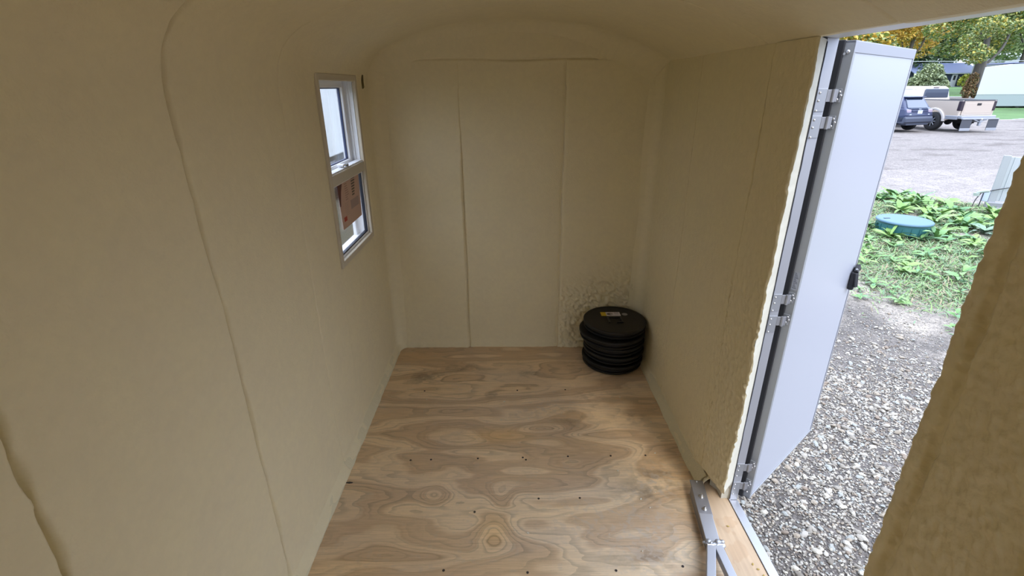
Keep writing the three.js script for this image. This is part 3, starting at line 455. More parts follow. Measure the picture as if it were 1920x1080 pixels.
{ // weeds: each plant a thing, each broad leaf a part
  const gs = [leafGeo(0.17, 0.35), leafGeo(0.13, 0.6), leafGeo(0.22, 0.5, 5, 0.25), leafGeo(0.10, 0.25)];
  const mid = [leafMat(0.12, 0.25, 0.07), leafMat(0.09, 0.21, 0.08), leafMat(0.16, 0.29, 0.08)], lime = [leafMat(0.19, 0.31, 0.07), leafMat(0.15, 0.27, 0.06)], grey = [leafMat(0.16, 0.25, 0.16), leafMat(0.14, 0.22, 0.13)];
  const plant = (label, x, z, n, L, mats, group, up = 0.5) => {
    const o = thing('weed', label, 'weed', [x, GY - 0.012 + nearBump(x, z), z], rr(0, 6), group);
    for (let i = 0; i < n; i++) { const m = mesh('leaf', gs[Math.floor(rnd() * gs.length)], mats[Math.floor(rnd() * mats.length)], o); m.rotation.set(rr(-0.3, 0.3), i * 2.4 + rr(-0.4, 0.4), rr(-0.25, 0.5) * up, 'YXZ'); m.scale.setScalar(L * rr(0.6, 1.15)); m.position.y = rr(0, 0.06); }
    return o;
  };
  plant('large broad-leaved weed at the left edge of the round green lid', 5.42, -7.28, 14, 0.24, mid);
  plant('lime green long-leaved weed at the right front of the round green lid', 6.30, -6.98, 16, 0.28, lime);
  plant('pointed green weed standing just in front of the middle of the round green lid', 5.78, -6.66, 13, 0.22, mid);
  plant('lime weed with upright leaves touching the left front of the round green lid', 5.44, -6.80, 12, 0.26, lime, undefined, 1.0);
  plant('mid green weed with upright leaves touching the right front of the round green lid', 6.02, -6.70, 12, 0.26, mid, undefined, 1.0);
  plant('grey-green bushy weed beside the foamed door edge, right of the round lid', 6.98, -7.0, 22, 0.24, grey);
  plant('yellowish small weed below the latch side of the white door', 4.55, -5.35, 9, 0.16, lime);
  plant('low dark weed on the pale soil beside the door latch', 4.00, -5.02, 9, 0.15, mid);
  plant('small isolated weed on bare soil nearest to the gravel', 3.92, -4.55, 9, 0.13, mid);
  plant('tiny grass tuft in the gravel nearest to the threshold', 1.33, -1.22, 7, 0.05, mid);
  plant('second small grass tuft in the gravel near the door sill', 1.24, -1.45, 6, 0.045, mid);
  for (let i = 0, n = 0; n < 52 && i < 800; i++) { const x = rr(6.6, 9.4), z = rr(-9.6, -7.3), a = along(x, z), r = x / -z; if (a < 9.6 || a > 12.3 || r > 1.05 || r < 0.72 || Math.hypot(x - 8.6, z + 8.5) < 0.62) continue; n++; const l = rnd() < 0.4, right = r > 0.88; plant(`tall leafy ${l ? 'lime green' : 'dark green'} weed in the thick strip ${right ? 'before the grey metal box' : 'just behind the round lid'}`, x, z, 9, rr(0.2, 0.34), l ? lime : mid, `${l ? 'lime' : 'dark'} tall weeds ${right ? 'before the metal box' : 'behind the lid'}`, 0.9); }
  for (let i = 0, n = 0; n < 60 && i < 800; i++) { const x = rr(4.2, 7.4), z = rr(-7.6, -4.8), a = along(x, z), r = x / -z; if (a < 7.0 || a > 9.4 || r > 1.1 || r < 0.72) continue; n++; const l = rnd() < 0.3, nearer = a < 8.1; plant(`low spreading ${l ? 'lime green' : 'mid green'} weed ${nearer ? 'at the ragged edge of the patch facing the gravel' : 'in the grass just in front of the round lid'}`, x, z, 8, rr(0.11, 0.2), l ? lime : mid, `${l ? 'lime' : 'mid green'} low weeds ${nearer ? 'at the gravel side' : 'before the lid'}`); }
  for (let i = 0, n = 0; n < 12 && i < 400; i++) { const x = rr(3.2, 5.8), z = rr(-5.8, -3.6), a = along(x, z), r = x / -z; if (a < 5.3 || a > 7.0 || r > 1.1 || r < 0.74) continue; n++; plant('small sparse weed growing in dry pale soil next to the gravel', x, z, 6, rr(0.06, 0.12), mid, 'sparse weeds on dry soil'); }
  // short grass between them
  const blade = leafGeo(0.05, 0.5, 3), bm = new THREE.MeshPhysicalMaterial({ color: 0xffffff, roughness: 0.7, side: THREE.DoubleSide, transmission: 0.1, thickness: 0 }), spots = [];
  for (let i = 0; i < 400000 && spots.length < 60000; i++) { const x = rr(2.5, 11), z = rr(-11.5, -2.5), r = x / -z; if (r < 0.5 || r > 1.35) continue; const w = weedy(x, z) * sm(0.25, 0.50, fbm(x * 1.6 + 30, z * 1.6, 3)) + 0.06 * sm(5.2, 6.5, along(x, z)) * (along(x, z) < 12.4 ? 1 : 0); if (rnd() < w) spots.push([x, z]); }
  const im = new THREE.InstancedMesh(blade, bm, spots.length), d = new THREE.Object3D(); im.name = 'short_grass'; im.userData = { label: 'short green and straw-coloured grass growing through the weedy strip', category: 'grass', kind: 'stuff' };
  spots.forEach(([x, z], i) => { d.position.set(x, GY - 0.014 + nearBump(x, z), z); d.rotation.set(rr(-0.3, 0.3), rr(0, 6.28), rr(-0.2, 0.7), 'YXZ'); d.scale.setScalar(rr(0.05, 0.13)); d.updateMatrix(); im.setMatrixAt(i, d.matrix); const k = rnd(); im.setColorAt(i, k < 0.25 ? lin(0.27, 0.22, 0.13) : lin(lerp(0.10, 0.19, k), lerp(0.19, 0.29, k), lerp(0.07, 0.12, rnd()))); });
  im.castShadow = im.receiveShadow = true; scene.add(im);
}
{ // round green lid on its riser
  const o = thing('tank_lid', 'round blue-green plastic tank lid on a riser standing among the weeds', 'lid', [5.8, GY - 0.01, -7.07]);
  const gm = STD(lin(0.022, 0.11, 0.12), 0.45), top = STD(lin(0.075, 0.15, 0.21), 0.5);
  mesh('riser', [lathe([[0.32, 0], [0.33, 0.16], [0.315, 0.2]], 64), ...Array.from({ length: 20 }, (_, i) => { const a = i * Math.PI / 10; return bx(0.012, 0.15, 0.02, 0, 0.08, 0.327, 0.003).rotateY(a); })], gm, o);
  mesh('lid', lathe([[0, 0.232], [0.29, 0.228], [0.336, 0.22], [0.350, 0.212], [0.352, 0.192], [0.345, 0.19], [0.0, 0.19]], 72), top, o);
  mesh('lid_slot', bx(0.09, 0.006, 0.025, -0.245, 0.231, -0.03, 0.003), M.black, o);
}
{ // low metal box with pipe and wire, half hidden by the foamed wall
  const o = thing('utility_box', 'low grey metal box with pipe elbow and loose wire, half hidden by the foamed wall', 'box', [8.44, GY, -8.62], -0.55);
  const gm = STD(lin(0.36, 0.37, 0.38), 0.5, 0.3), bm = STD(lin(0.42, 0.48, 0.62), 0.5);
  mesh('side_panel', bxx(0.0, 0.10, 0.1, 0.92, -0.02, 0.02, 0.006), gm, o);
  mesh('front_panel', [bxx(0.10, 0.5, 0.14, 0.9, -0.03, 0.0, 0.006), bxx(0.15, 0.17, 0.14, 0.9, 0, 0.012, 0.004), bxx(0.24, 0.26, 0.14, 0.9, 0, 0.012, 0.004)], STD(lin(0.45, 0.47, 0.48), 0.45, 0.3), o);
  mesh('base', [bxx(-0.02, 0.5, 0.02, 0.12, -0.06, 0.06, 0.01), bxx(0.05, 0.5, 0, 0.04, -0.04, 0.1, 0.01)], M.aluDull, o);
  mesh('small_box', bxx(-0.10, -0.01, 0.13, 0.30, -0.03, 0.05, 0.008), bm, o);
  mesh('pipe_elbow', [tube([[-0.03, 0.31, 0.03], [-0.10, 0.30, 0.04], [-0.16, 0.28, 0.05], [-0.18, 0.25, 0.05]], 0.028), cyl(0.045, 0.05, -0.185, 0.24, 0.05, 18)], STD(lin(0.30, 0.34, 0.30), 0.5), o);
  mesh('wire', [tube([[-0.13, 0.27, 0.06], [-0.18, 0.15, 0.08], [-0.2, 0.03, 0.1]], 0.007), tube([[-0.10, 0.27, 0.06], [-0.11, 0.14, 0.09], [-0.12, 0.02, 0.1]], 0.008), tube([[-0.02, 0.31, 0.03], [0.08, 0.35, 0.05], [0.22, 0.39, 0.03]], 0.007)], M.black, o);
}
// ---------------------------------------------------------------- vehicles
const paint = (r, g, b) => new THREE.MeshPhysicalMaterial({ color: lin(r, g, b), roughness: 0.4, metalness: 0.15, clearcoat: 0.45, clearcoatRoughness: 0.15 });
const dkGlass = new THREE.MeshPhysicalMaterial({ color: lin(0.02, 0.035, 0.07), roughness: 0.06, clearcoat: 1 });
const zy = (pts, width, bevel, x = 0) => extr(pts.map(([z, y]) => [-z, y]), width, bevel).rotateY(Math.PI / 2).translate(x, 0, 0);   // outline in (z, y), pushed along x
const taper = (g, y0, y1, k, kz = 0, zc = 0) => { const P = g.attributes.position; for (let i = 0; i < P.count; i++) { const t = clamp((P.getY(i) - y0) / (y1 - y0)); P.setX(i, P.getX(i) * (1 - k * t)); P.setZ(i, zc + (P.getZ(i) - zc) * (1 - kz * t)); } g.computeVertexNormals(); return g; };
function wheel(o, x, z, R, w, rimMat, side) {
  const g = thing; const t = mesh('wheel', lathe([[R * 0.58, -w / 2], [R * 0.86, -w / 2], [R * 0.97, -w * 0.4], [R, -w * 0.25], [R, w * 0.25], [R * 0.97, w * 0.4], [R * 0.86, w / 2], [R * 0.58, w / 2]], 40).rotateZ(Math.PI / 2), M.rubber, o); t.position.set(x, R, z);
  const s = side * w * 0.42; mesh('rim', [new THREE.TorusGeometry(R * 0.57, R * 0.04, 8, 36).rotateY(Math.PI / 2).translate(s, 0, 0), new THREE.CylinderGeometry(R * 0.56, R * 0.56, 0.02, 32).rotateZ(Math.PI / 2).translate(s * 0.6, 0, 0)], M.black, t);
  mesh('spokes', [...Array.from({ length: 8 }, (_, i) => bx(0.03, R * 0.5, R * 0.085, s, R * 0.29, 0, 0.005).rotateX(i * Math.PI / 4)), new THREE.CylinderGeometry(R * 0.14, R * 0.14, 0.05, 20).rotateZ(Math.PI / 2).translate(s, 0, 0)], rimMat, t); return t;
}
{ // pickup, seen from its rear left; origin on the ground under the rear axle, tail towards +z
  const o = thing('pickup_truck', 'tan pickup truck seen from behind, with flared wheel arches and two hanging mud flaps', 'truck', [21.1, GY, -24.94], 0.134); o.scale.setScalar(0.958);
  const tan = paint(0.47, 0.40, 0.335), pale = paint(0.60, 0.56, 0.52), plast = STD(lin(0.05, 0.055, 0.065), 0.6), silver = STD(lin(0.36, 0.38, 0.42), 0.4, 0.5);
  const arch = (r, n = 14) => Array.from({ length: n + 1 }, (_, i) => { const a = Math.PI * (1 - i / n); return [Math.cos(a) * r, 0.46 + Math.sin(a) * r * 0.95]; });
  const bedSide = [[-1.02, 0.68], ...arch(0.53), [1.24, 0.72], [1.26, 1.42], [-1.02, 1.42]];
  for (const s of [-1, 1]) {
    mesh('bed_side', zy(bedSide, 0.12, 0.03, s * 0.88), tan, o);
    mesh('fender_flare', zy([...arch(0.64), ...arch(0.53).reverse()], 0.12, 0.02, s * 0.95), pale, o);
    mesh('bed_rail', bxx(s * 0.88 - 0.07, s * 0.88 + 0.07, 1.41, 1.445, -1.02, 1.26, 0.012), plast, o);
    mesh('tail_light', [bxx(Math.min(s * 0.78, s * 0.955), Math.max(s * 0.78, s * 0.955), 0.96, 1.40, 1.10, 1.275, 0.03)], STD(lin(0.03, 0.022, 0.03), 0.15), o);
    wheel(o, s * 0.84, 0, 0.435, 0.31, silver, s); wheel(o, s * 0.84, -3.65, 0.435, 0.31, silver, s);
    const mf = mesh('mud_flap', bxx(s * 0.72 - 0.28, s * 0.72 + 0.28, 0.08, 0.60, 1.55, 1.57, 0.006), STD(lin(0.055, 0.06, 0.075), 0.6), o);
    mesh('flap_plate', bxx(s * 0.72 - 0.28, s * 0.72 + 0.28, 0.08, 0.20, 1.566, 1.58, 0.004), silver, mf);
  }
  mesh('bed_floor', bxx(-0.84, 0.84, 0.70, 0.76, -1.02, 1.2, 0.01), plast, o);
  const tg = mesh('tailgate', [bxx(-0.80, 0.80, 0.76, 1.42, 1.2, 1.27, 0.02), bxx(-0.74, 0.74, 0.86, 1.30, 1.262, 1.278, 0.006)], tan, o);
  mesh('gate_cap', bxx(-0.80, 0.80, 1.40, 1.455, 1.19, 1.285, 0.015), plast, tg); mesh('gate_handle', bxx(-0.11, 0.11, 1.20, 1.30, 1.272, 1.295, 0.012), M.black, tg);
  mesh('rear_bumper', [bxx(-0.94, 0.94, 0.60, 0.76, 1.24, 1.46, 0.04), bxx(-0.3, 0.3, 0.56, 0.62, 1.30, 1.5, 0.02)], silver, o);
  mesh('side_step', [bxx(-0.95, -0.86, 0.56, 0.74, 0.62, 1.24, 0.02), bxx(0.86, 0.95, 0.56, 0.74, 0.62, 1.24, 0.02)], silver, o);
  mesh('flap_beam', [bxx(-0.98, 0.98, 0.585, 0.64, 1.50, 1.60, 0.012), bxx(-0.06, 0.06, 0.46, 0.56, 1.1, 1.62, 0.01), bxx(-0.05, 0.05, 0.30, 0.46, 1.50, 1.60, 0.01), bar([-0.4, 0.6, 1.55], [-0.05, 0.48, 1.55], 0.04, 0.04), bar([0.4, 0.6, 1.55], [0.05, 0.48, 1.55], 0.04, 0.04)], silver, o);
  mesh('tow_ball', [new THREE.SphereGeometry(0.04, 14, 10).translate(0, 0.60, 1.62), cyl(0.016, 0.06, 0, 0.57, 1.62)], M.bolt, o);
  mesh('chassis', [bxx(-0.45, 0.45, 0.45, 0.62, -4.3, 1.2, 0.03), new THREE.SphereGeometry(0.17, 16, 12).translate(0, 0.42, 0), new THREE.CylinderGeometry(0.06, 0.06, 1.5, 12).rotateZ(Math.PI / 2).translate(0, 0.43, 0), bxx(-0.84, 0.84, 0.72, 0.8, -4.4, -1.0, 0.02), bxx(-0.3, 0.4, 0.36, 0.5, 0.62, 1.0, 0.05)], M.black, o);
  mesh('cab', zy([[-1.05, 0.62], [-1.05, 1.44], [-1.4, 1.47], [-2.9, 1.45], [-3.2, 1.40], [-4.7, 1.26], [-4.85, 0.9], [-4.8, 0.6], [-4.22, 0.6], [-4.1, 0.95], [-3.65, 1.1], [-3.2, 0.95], [-3.08, 0.6]], 1.84, 0.06), tan, o);
  mesh('cab_top', taper(zy([[-1.07, 1.40], [-1.16, 1.96], [-1.35, 2.05], [-2.35, 2.05], [-2.6, 1.97], [-3.15, 1.42]], 1.76, 0.07), 1.42, 2.05, 0.17), pale, o);
  mesh('rear_window', taper(bxx(-0.73, 0.73, 1.50, 1.93, -1.13, -1.045, 0.03).translate(0, 0, 0), 1.42, 2.05, 0.15), dkGlass, o).rotation.x = 0.0;
  for (const s of [-1, 1]) { mesh('side_window', [zy([[-1.3, 1.5], [-1.34, 1.88], [-1.62, 1.9], [-1.62, 1.5]], 0.03, 0.006, s * 0.83), zy([[-1.74, 1.5], [-1.74, 1.9], [-2.45, 1.9], [-2.85, 1.52]], 0.03, 0.006, s * 0.83)].map((g) => taper(g, 1.42, 2.05, 0.12)), dkGlass, o); mesh('mirror', bxx(s * 0.93 - 0.1, s * 0.93 + 0.1, 1.42, 1.66, -2.95, -2.85, 0.03), plast, o); }
  mesh('brake_light', bxx(-0.16, 0.16, 1.975, 2.015, -1.20, -1.12, 0.01), STD(lin(0.25, 0.2, 0.2), 0.3), o);
}
{ // small SUV, mostly hidden by the open door
  const o = thing('suv', 'dark blue compact SUV seen from behind, partly hidden by the open white door', 'car', [18.72, GY, -23.85], 0.33);
  const navy = paint(0.014, 0.024, 0.075), pl = STD(lin(0.045, 0.055, 0.085), 0.6);
  mesh('body', taper(zy([[0.0, 0.42], [0.06, 0.75], [0.0, 0.98], [-0.12, 1.06], [-3.2, 1.03], [-4.1, 0.92], [-4.3, 0.7], [-4.28, 0.35], [-3.75, 0.33], [-3.6, 0.62], [-3.35, 0.72], [-3.1, 0.62], [-2.98, 0.33], [-1.2, 0.33], [-1.08, 0.62], [-0.82, 0.72], [-0.56, 0.62], [-0.44, 0.36]], 1.80, 0.06), 0.75, 1.06, 0.05), navy, o);
  mesh('greenhouse', taper(zy([[-0.10, 1.02], [-0.42, 1.50], [-0.7, 1.58], [-2.1, 1.6], [-2.5, 1.5], [-3.2, 1.03]], 1.68, 0.06), 1.03, 1.6, 0.2), navy, o);
  mesh('rear_window', taper(zy([[-0.085, 1.06], [-0.36, 1.46], [-0.42, 1.46], [-0.2, 1.06]], 1.36, 0.02), 1.03, 1.6, 0.25), dkGlass, o);
  mesh('side_window', [taper(zy([[-0.5, 1.1], [-0.66, 1.45], [-2.1, 1.5], [-2.75, 1.1]], 1.72, 0.02), 1.03, 1.6, 0.2)], dkGlass, o);
  mesh('spoiler', taper(bxx(-0.62, 0.62, 1.49, 1.535, -0.62, -0.26, 0.015), 1.4, 1.6, 0.02), navy, o);
  mesh('rear_bumper', [zy([[0.02, 0.36], [0.12, 0.46], [0.12, 0.60], [0.04, 0.70], [-0.3, 0.70], [-0.3, 0.38]], 1.80, 0.05), bxx(-0.7, 0.7, 0.30, 0.40, -0.3, 0.05, 0.03)], pl, o);
  mesh('gate_panel', bxx(-0.5, 0.5, 0.78, 0.95, 0.0, 0.035, 0.01), navy, o);
  mesh('garnish', [bxx(-0.62, 0.62, 1.02, 1.04, -0.08, 0.0, 0.006), bxx(-0.72, 0.72, 0.735, 0.75, 0.03, 0.06, 0.005)], STD(lin(0.3, 0.36, 0.5), 0.25, 0.5), o);
  for (const s of [-1, 1]) { mesh('tail_light', bxx(s * 0.70 - 0.14, s * 0.70 + 0.14, 0.83, 0.99, -0.12, 0.03, 0.03), STD(lin(0.36, 0.30, 0.38), 0.2), o); mesh('reflector', bxx(s * 0.6 - 0.06, s * 0.6 + 0.06, 0.755, 0.79, 0.04, 0.06, 0.005), STD(lin(0.5, 0.55, 0.65), 0.3), o); wheel(o, s * 0.78, -0.82, 0.34, 0.22, M.aluDull, s); wheel(o, s * 0.78, -3.35, 0.34, 0.22, M.aluDull, s); }
  mesh('badge', bxx(-0.08, 0.08, 0.985, 1.01, 0.005, 0.02, 0.004), M.alu, o);
  const c = document.createElement('canvas'); c.width = 96; c.height = 48; const q = c.getContext('2d'); q.fillStyle = '#c9d6ea'; q.fillRect(0, 0, 96, 48); q.fillStyle = '#8fa4c6'; for (let i = 0; i < 6; i++) q.fillRect(16 + i * 11, 16, 7, 17); q.fillRect(20, 5, 56, 5);
  const t = new THREE.CanvasTexture(c); t.colorSpace = THREE.SRGBColorSpace; mesh('licence_plate', new THREE.PlaneGeometry(0.31, 0.16).translate(0, 0.875, 0.046), STD(0xffffff, 0.5, 0, { map: t }), o);
}
{ // white body parked on the lawn
  const o = thing('camper_trailer', 'large white box trailer with a grey-green lower skirt parked on the lawn at the right', 'trailer', [35.35, landY(37, -40), -40], -0.06);
  const wm = STD(lin(0.46, 0.49, 0.51), 0.5), gm = STD(lin(0.26, 0.31, 0.31), 0.55);
  const nose = (g) => { const P = g.attributes.position; for (let i = 0; i < P.count; i++) if (P.getX(i) < 3) P.setX(i, P.getX(i) - P.getZ(i) * 1.05); g.computeVertexNormals(); return g; };   // slanted nose
  mesh('body', nose(extr([[0, 0.95], [0, 2.86], [1.55, 3.05], [2.8, 3.12], [7.5, 3.12], [7.5, 0.95]], 2.4, 0.03).translate(0, 0, -1.2)), wm, o);
  mesh('skirt', nose(extr([[-0.12, 0.50], [0.02, 0.96], [7.5, 0.96], [7.5, 0.12], [1.4, 0.12], [0.3, 0.3]], 2.3, 0.03).translate(0, 0, -1.17)), gm, o);
  mesh('roof_trim', bxx(1.9, 7.5, 3.11, 3.17, -2.4, 0.03, 0.01), STD(lin(0.12, 0.14, 0.25), 0.5), o);
  mesh('frame', [bxx(0.3, 7.4, 0.05, 0.4, -2.0, -0.3, 0.02), bar([-0.9, 0.4, -1.2], [0.4, 0.4, -0.6], 0.1, 0.12), bar([-0.9, 0.4, -1.2], [0.4, 0.4, -1.8], 0.1, 0.12)], M.black, o);
  for (const x of [3.4, 4.3]) wheel(o, x, -0.2, 0.33, 0.2, M.aluDull, 1).rotation.y = -Math.PI / 2;
}
{ // grey roof of a shed seen over the white trailer
  const o = thing('shed', 'low shed with a pale grey metal roof showing above the white trailer', 'building', [66, landY(67, -72), -72], -0.05);
  mesh('wall', bxx(0, 12, 0, 3.4, -5, 0, 0.02), STD(lin(0.30, 0.31, 0.33), 0.7), o);
  mesh('roof', [bar([6, 4.2, 0.3], [6, 4.75, -2.5], 12.8, 0.08), bar([6, 4.2, -5.3], [6, 4.75, -2.5], 12.8, 0.08), bxx(0, 12, 3.3, 4.2, -5, 0, 0.02)], STD(lin(0.40, 0.42, 0.47), 0.5, 0.2), o);
}
{ // dark house
  const K = 96 / 58, o = thing('house', 'small dark blue house with blue-grey roof and white entrance door beyond the yard', 'house', [75.6, landY(79, -96) - 0.05, -96], 0);
  const dk = STD(lin(0.018, 0.028, 0.055), 0.7), rf = STD(lin(0.135, 0.165, 0.27), 0.6), wh = STD(lin(0.5, 0.52, 0.55), 0.5);
  mesh('wall', [bxx(-3, 8.3, 0, 2.45, -7, 0, 0.02), ...Array.from({ length: 12 }, (_, i) => bxx(-3, 8.3, 0.1 + i * 0.195, 0.125 + i * 0.195, 0, 0.02, 0.004))], dk, o);
  mesh('roof', extr([[0.5, 2.4], [-3.5, 4.15], [-7.5, 2.4], [-7.5, 2.28], [-3.5, 4.02], [0.5, 2.28]].map(([z, y]) => [-z, y]), 12.4, 0.01).rotateY(Math.PI / 2).translate(2.65, 0, 0), rf, o);
  mesh('gable', extr([[0.0, 2.4], [-3.5, 3.95], [-7, 2.4]].map(([z, y]) => [-z, y]), 11.2, 0.01).rotateY(Math.PI / 2).translate(2.65, 0, 0), dk, o);
  mesh('gutter', bxx(-3.5, 8.8, 2.22, 2.36, 0.45, 0.56, 0.02), wh, o);
  mesh('foundation', bxx(-3.1, 8.4, -0.4, 0.12, -7, 0.1, 0.02), wh, o);
  const dr = mesh('door', bxx(3.75, 4.75, 0.08, 2.15, 0, 0.07, 0.02), wh, o); mesh('door_glass', bxx(4.05, 4.45, 1.2, 1.95, 0.05, 0.085, 0.01), M.black, dr);
  mesh('wall_lamp', bxx(2.55, 2.72, 1.25, 1.45, 0, 0.12, 0.03), wh, o);
}
{ // white trailer next door, seen through the window
  const o = thing('neighbour_trailer', 'white box trailer parked alongside, seen through the small window', 'trailer', [-3.3, GY, -4.6], 0);
  mesh('body', [bxx(-2.4, 0, 0.86, 3.6, -10.5, 0, 0.03), ...Array.from({ length: 9 }, (_, i) => bxx(-0.01, 0.008, 0.86, 3.6, -10.4 + i * 1.25, -10.36 + i * 1.25, 0.003))], STD(lin(0.56, 0.58, 0.61), 0.4), o);
  mesh('chassis', [bxx(-2.2, -0.15, 0.42, 0.85, -10.4, -0.1, 0.02)], STD(lin(0.07, 0.075, 0.085), 0.7), o);
  for (const z of [-4.4, -5.3]) wheel(o, -0.15, z, 0.36, 0.22, M.aluDull, 1);
  mesh('stabiliser', bxx(-0.12, -0.05, 0, 0.85, -6.9, -6.8, 0.01), M.aluDull, o);
}
// ---------------------------------------------------------------- trees
const crownLeaf = (() => { const g = leafGeo(0.42, 0.5, 2); return g.translate(-0.4, -0.1, 0); })();
function tree(name, label, category, x, z, blobs, n, size, cols, trunk, group) {
  const o = thing(name, label, category, [x, landY(x, z), z], 0, group), d = new THREE.Object3D();
  if (trunk) { const [r, h, lean, col] = trunk; mesh('trunk', [tube([[0, -0.2, 0], [lean * 0.3, h * 0.4, 0.1], [lean, h, 0]], r, 12, 10), tube([[lean * 0.4, h * 0.5, 0], [lean * 0.4 + h * 0.18, h * 0.8, 0.3], [lean * 0.4 + h * 0.25, h * 1.05, 0.2]], r * 0.45, 8, 8), tube([[lean * 0.5, h * 0.6, 0], [lean * 0.5 - h * 0.15, h * 0.85, -0.2], [lean * 0.5 - h * 0.2, h * 1.1, 0]], r * 0.4, 8, 8)], STD(lin(...col), 0.9), o); }
  const m = new THREE.MeshPhysicalMaterial({ color: 0xffffff, roughness: 0.7, side: THREE.DoubleSide, transmission: 0.25, thickness: 0 });
  const im = new THREE.InstancedMesh(crownLeaf, m, n); im.name = 'foliage'; im.userData = { kind: 'stuff' }; const vol = blobs.map((b) => (b[3] * b[4] * b[3]) ** 0.75), tot = vol.reduce((a, b) => a + b, 0);
  for (let i = 0; i < n; i++) { let q = rnd() * tot, k = 0; while (k < blobs.length - 1 && q > vol[k]) { q -= vol[k]; k++; } const b = blobs[k]; const u = rr(-1, 1), t = rr(0, 6.283), s = Math.sqrt(1 - u * u), rad = 0.55 + 0.48 * Math.cbrt(rnd()) * (0.75 + 0.5 * vn(t * 2 + k * 3, u * 3 + k)); d.position.set(b[0] + b[3] * rad * s * Math.cos(t), b[1] + b[4] * rad * u, b[2] + b[3] * rad * s * Math.sin(t)); d.rotation.set(rr(-0.9, 0.9), rr(0, 6.28), rr(-0.9, 0.9)); d.scale.setScalar(size * rr(0.6, 1.3)); d.updateMatrix(); im.setMatrixAt(i, d.matrix); const c = cols[Math.floor(rnd() * cols.length)], v = rr(0.75, 1.25); im.setColorAt(i, lin(c[0] * v, c[1] * v, c[2] * v)); }
  im.castShadow = im.receiveShadow = true; o.add(im); return o;
}
const cloud = (n, w, h, y0, r0, r1) => Array.from({ length: n }, () => { const r = rr(r0, r1); return [rr(-w, w), y0 + rnd() * h, rr(-w * 0.5, w * 0.5), r, r * rr(0.55, 0.8)]; });
const G1 = [[0.15, 0.23, 0.05], [0.22, 0.30, 0.08], [0.09, 0.15, 0.04], [0.32, 0.37, 0.12]], GD = [[0.045, 0.09, 0.03], [0.07, 0.13, 0.04], [0.10, 0.16, 0.05]], Y1 = [[0.70, 0.44, 0.06], [0.78, 0.53, 0.09], [0.58, 0.38, 0.05], [0.42, 0.36, 0.07]], YG = [[0.36, 0.33, 0.05], [0.24, 0.26, 0.06], [0.48, 0.36, 0.05], [0.15, 0.19, 0.05]], GB = [[0.26, 0.31, 0.15], [0.32, 0.37, 0.18], [0.19, 0.24, 0.11]];
tree('maple_tree', 'bright yellow autumn maple at the left, rising behind the open white door', 'tree', 57, -78, [...cloud(14, 5, 6, 5.6, 1.6, 2.6), ...cloud(8, 4, 2, 8.5, 1.2, 2.0)], 9500, 0.32, Y1, [0.25, 7, 0.4, [0.10, 0.085, 0.07]]);
tree('maple_tree', 'yellow-green maple in the middle, above the rounded bush', 'tree', 89.5, -111.5, [...cloud(14, 4.7, 8.6, 5.4, 1.8, 2.8)], 9500, 0.38, YG, [0.22, 9, -0.3, [0.10, 0.085, 0.07]]);
tree('large_tree', 'tall green tree with a dark upright trunk right of the house', 'tree', 52, -60, [...cloud(16, 4.6, 5.5, 4.6, 1.2, 2.0), ...cloud(10, 4.5, 3, 7.5, 1.0, 1.8)], 13000, 0.27, [...G1, ...G1, ...YG], [0.30, 11, 0.5, [0.055, 0.045, 0.04]]);
tree('large_tree', 'pale green tree at the right, thin enough for the sky to show', 'tree', 60.5, -64, [...cloud(12, 3.8, 6, 5.0, 1.1, 1.9)], 6000, 0.29, [[0.24, 0.33, 0.13], [0.32, 0.40, 0.18]], [0.22, 8, 0.2, [0.08, 0.07, 0.06]]);
tree('dark_tree', 'dark green tree standing behind the house roof', 'tree', 79.5, -104, [...cloud(18, 6, 6, 3.4, 1.8, 3.0)], 6500, 0.55, GD, [0.28, 7, 0, [0.05, 0.045, 0.04]]);
tree('dark_tree', 'dark green tree filling the gap left of the house', 'tree', 70.5, -100, [...cloud(18, 6, 6.5, 2.4, 1.8, 3.0)], 6500, 0.55, GD, [0.28, 7, 0, [0.05, 0.045, 0.04]]);
tree('large_tree', 'mixed green tree behind the pale tree at the far right', 'tree', 82, -92, [...cloud(18, 7, 8, 4.4, 2.0, 3.2)], 6500, 0.55, G1, [0.28, 8, 0, [0.06, 0.05, 0.045]]);
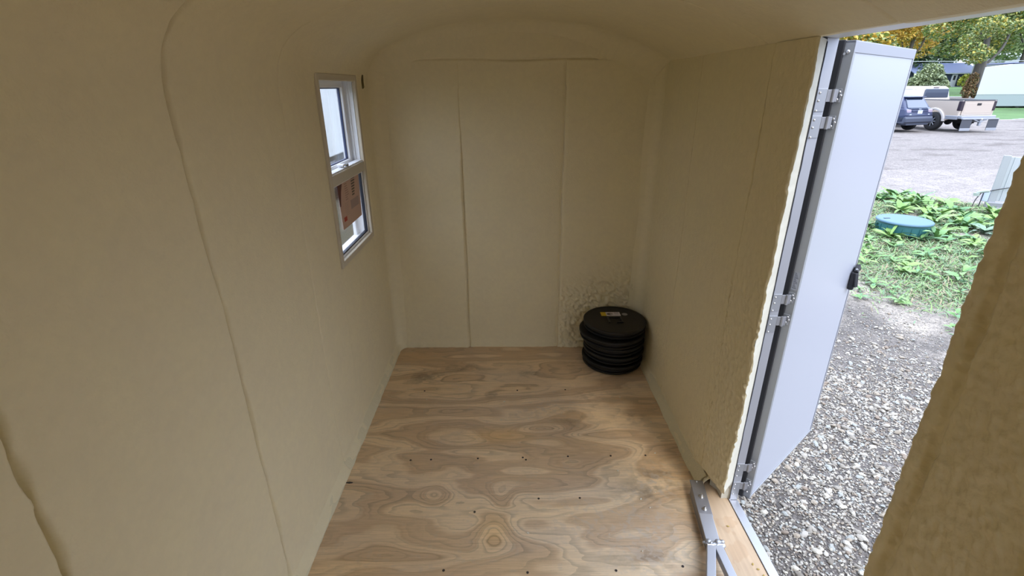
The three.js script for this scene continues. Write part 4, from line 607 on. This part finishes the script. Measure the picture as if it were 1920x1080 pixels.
tree('large_tree', 'green tree far left, seen only through the gap beside the door hinges', 'tree', 44, -74, [...cloud(16, 6, 8, 2.4, 2.0, 3.0)], 6000, 0.55, [...G1, ...Y1], [0.28, 8, 0, [0.06, 0.05, 0.045]]);
tree('round_bush', 'rounded grey-green bush behind the cab of the pickup truck', 'bush', 43.3, -55, [[-0.1, 1.4, 0, 1.45, 1.4], [-1.1, 1.1, 0.3, 1.2, 1.1], [0.7, 1.0, 0.2, 1.0, 0.95], [0.0, 2.35, 0, 0.95, 0.85], [-0.3, 0.7, 0.6, 1.4, 0.8]], 5200, 0.24, GB, [0.12, 1.5, 0, [0.07, 0.06, 0.05]]);
tree('yellow_shrub', 'small yellow flowering shrub beside the white house door', 'shrub', 80.5, -94.6, [[0, 0.9, 0, 0.75, 0.9], [0.3, 1.6, 0, 0.55, 0.5]], 420, 0.3, [[0.55, 0.55, 0.06], [0.42, 0.46, 0.08]], null);
tree('vine_shrub', 'rusty orange creeper thicket at the foot of the grey tree trunk', 'shrub', 43.3, -50, [[-0.1, 0.6, 0, 0.42, 0.6], [0.05, 1.2, 0, 0.40, 0.6], [0.15, 1.7, 0, 0.36, 0.5], [0.5, 0.5, 0.2, 0.36, 0.45]], 1600, 0.17, [[0.26, 0.15, 0.05], [0.20, 0.12, 0.05], [0.16, 0.15, 0.05]], [0.16, 1.6, 0.1, [0.16, 0.10, 0.05]]);
tree('old_tree', 'leaning grey tree trunk with sparse leaves between the house and the white trailer', 'tree', 44.1, -49.9, [...cloud(12, 2.4, 3.2, 3.2, 0.6, 1.1)], 3600, 0.2, [...G1, ...YG], [0.24, 5.2, -0.7, [0.12, 0.11, 0.10]]);
{ const w = mesh('overhead_wire', tube([[30, 3.3, -56.5], [42, 3.8, -56.5], [50, 3.8, -56.5], [90, 4.4, -56.5]], 0.025, 60, 5), STD(lin(0.45, 0.48, 0.5), 0.6)); w.userData = { label: 'thin pale overhead wire crossing in front of the trees', category: 'wire' }; }

renderer.render(scene, camera);
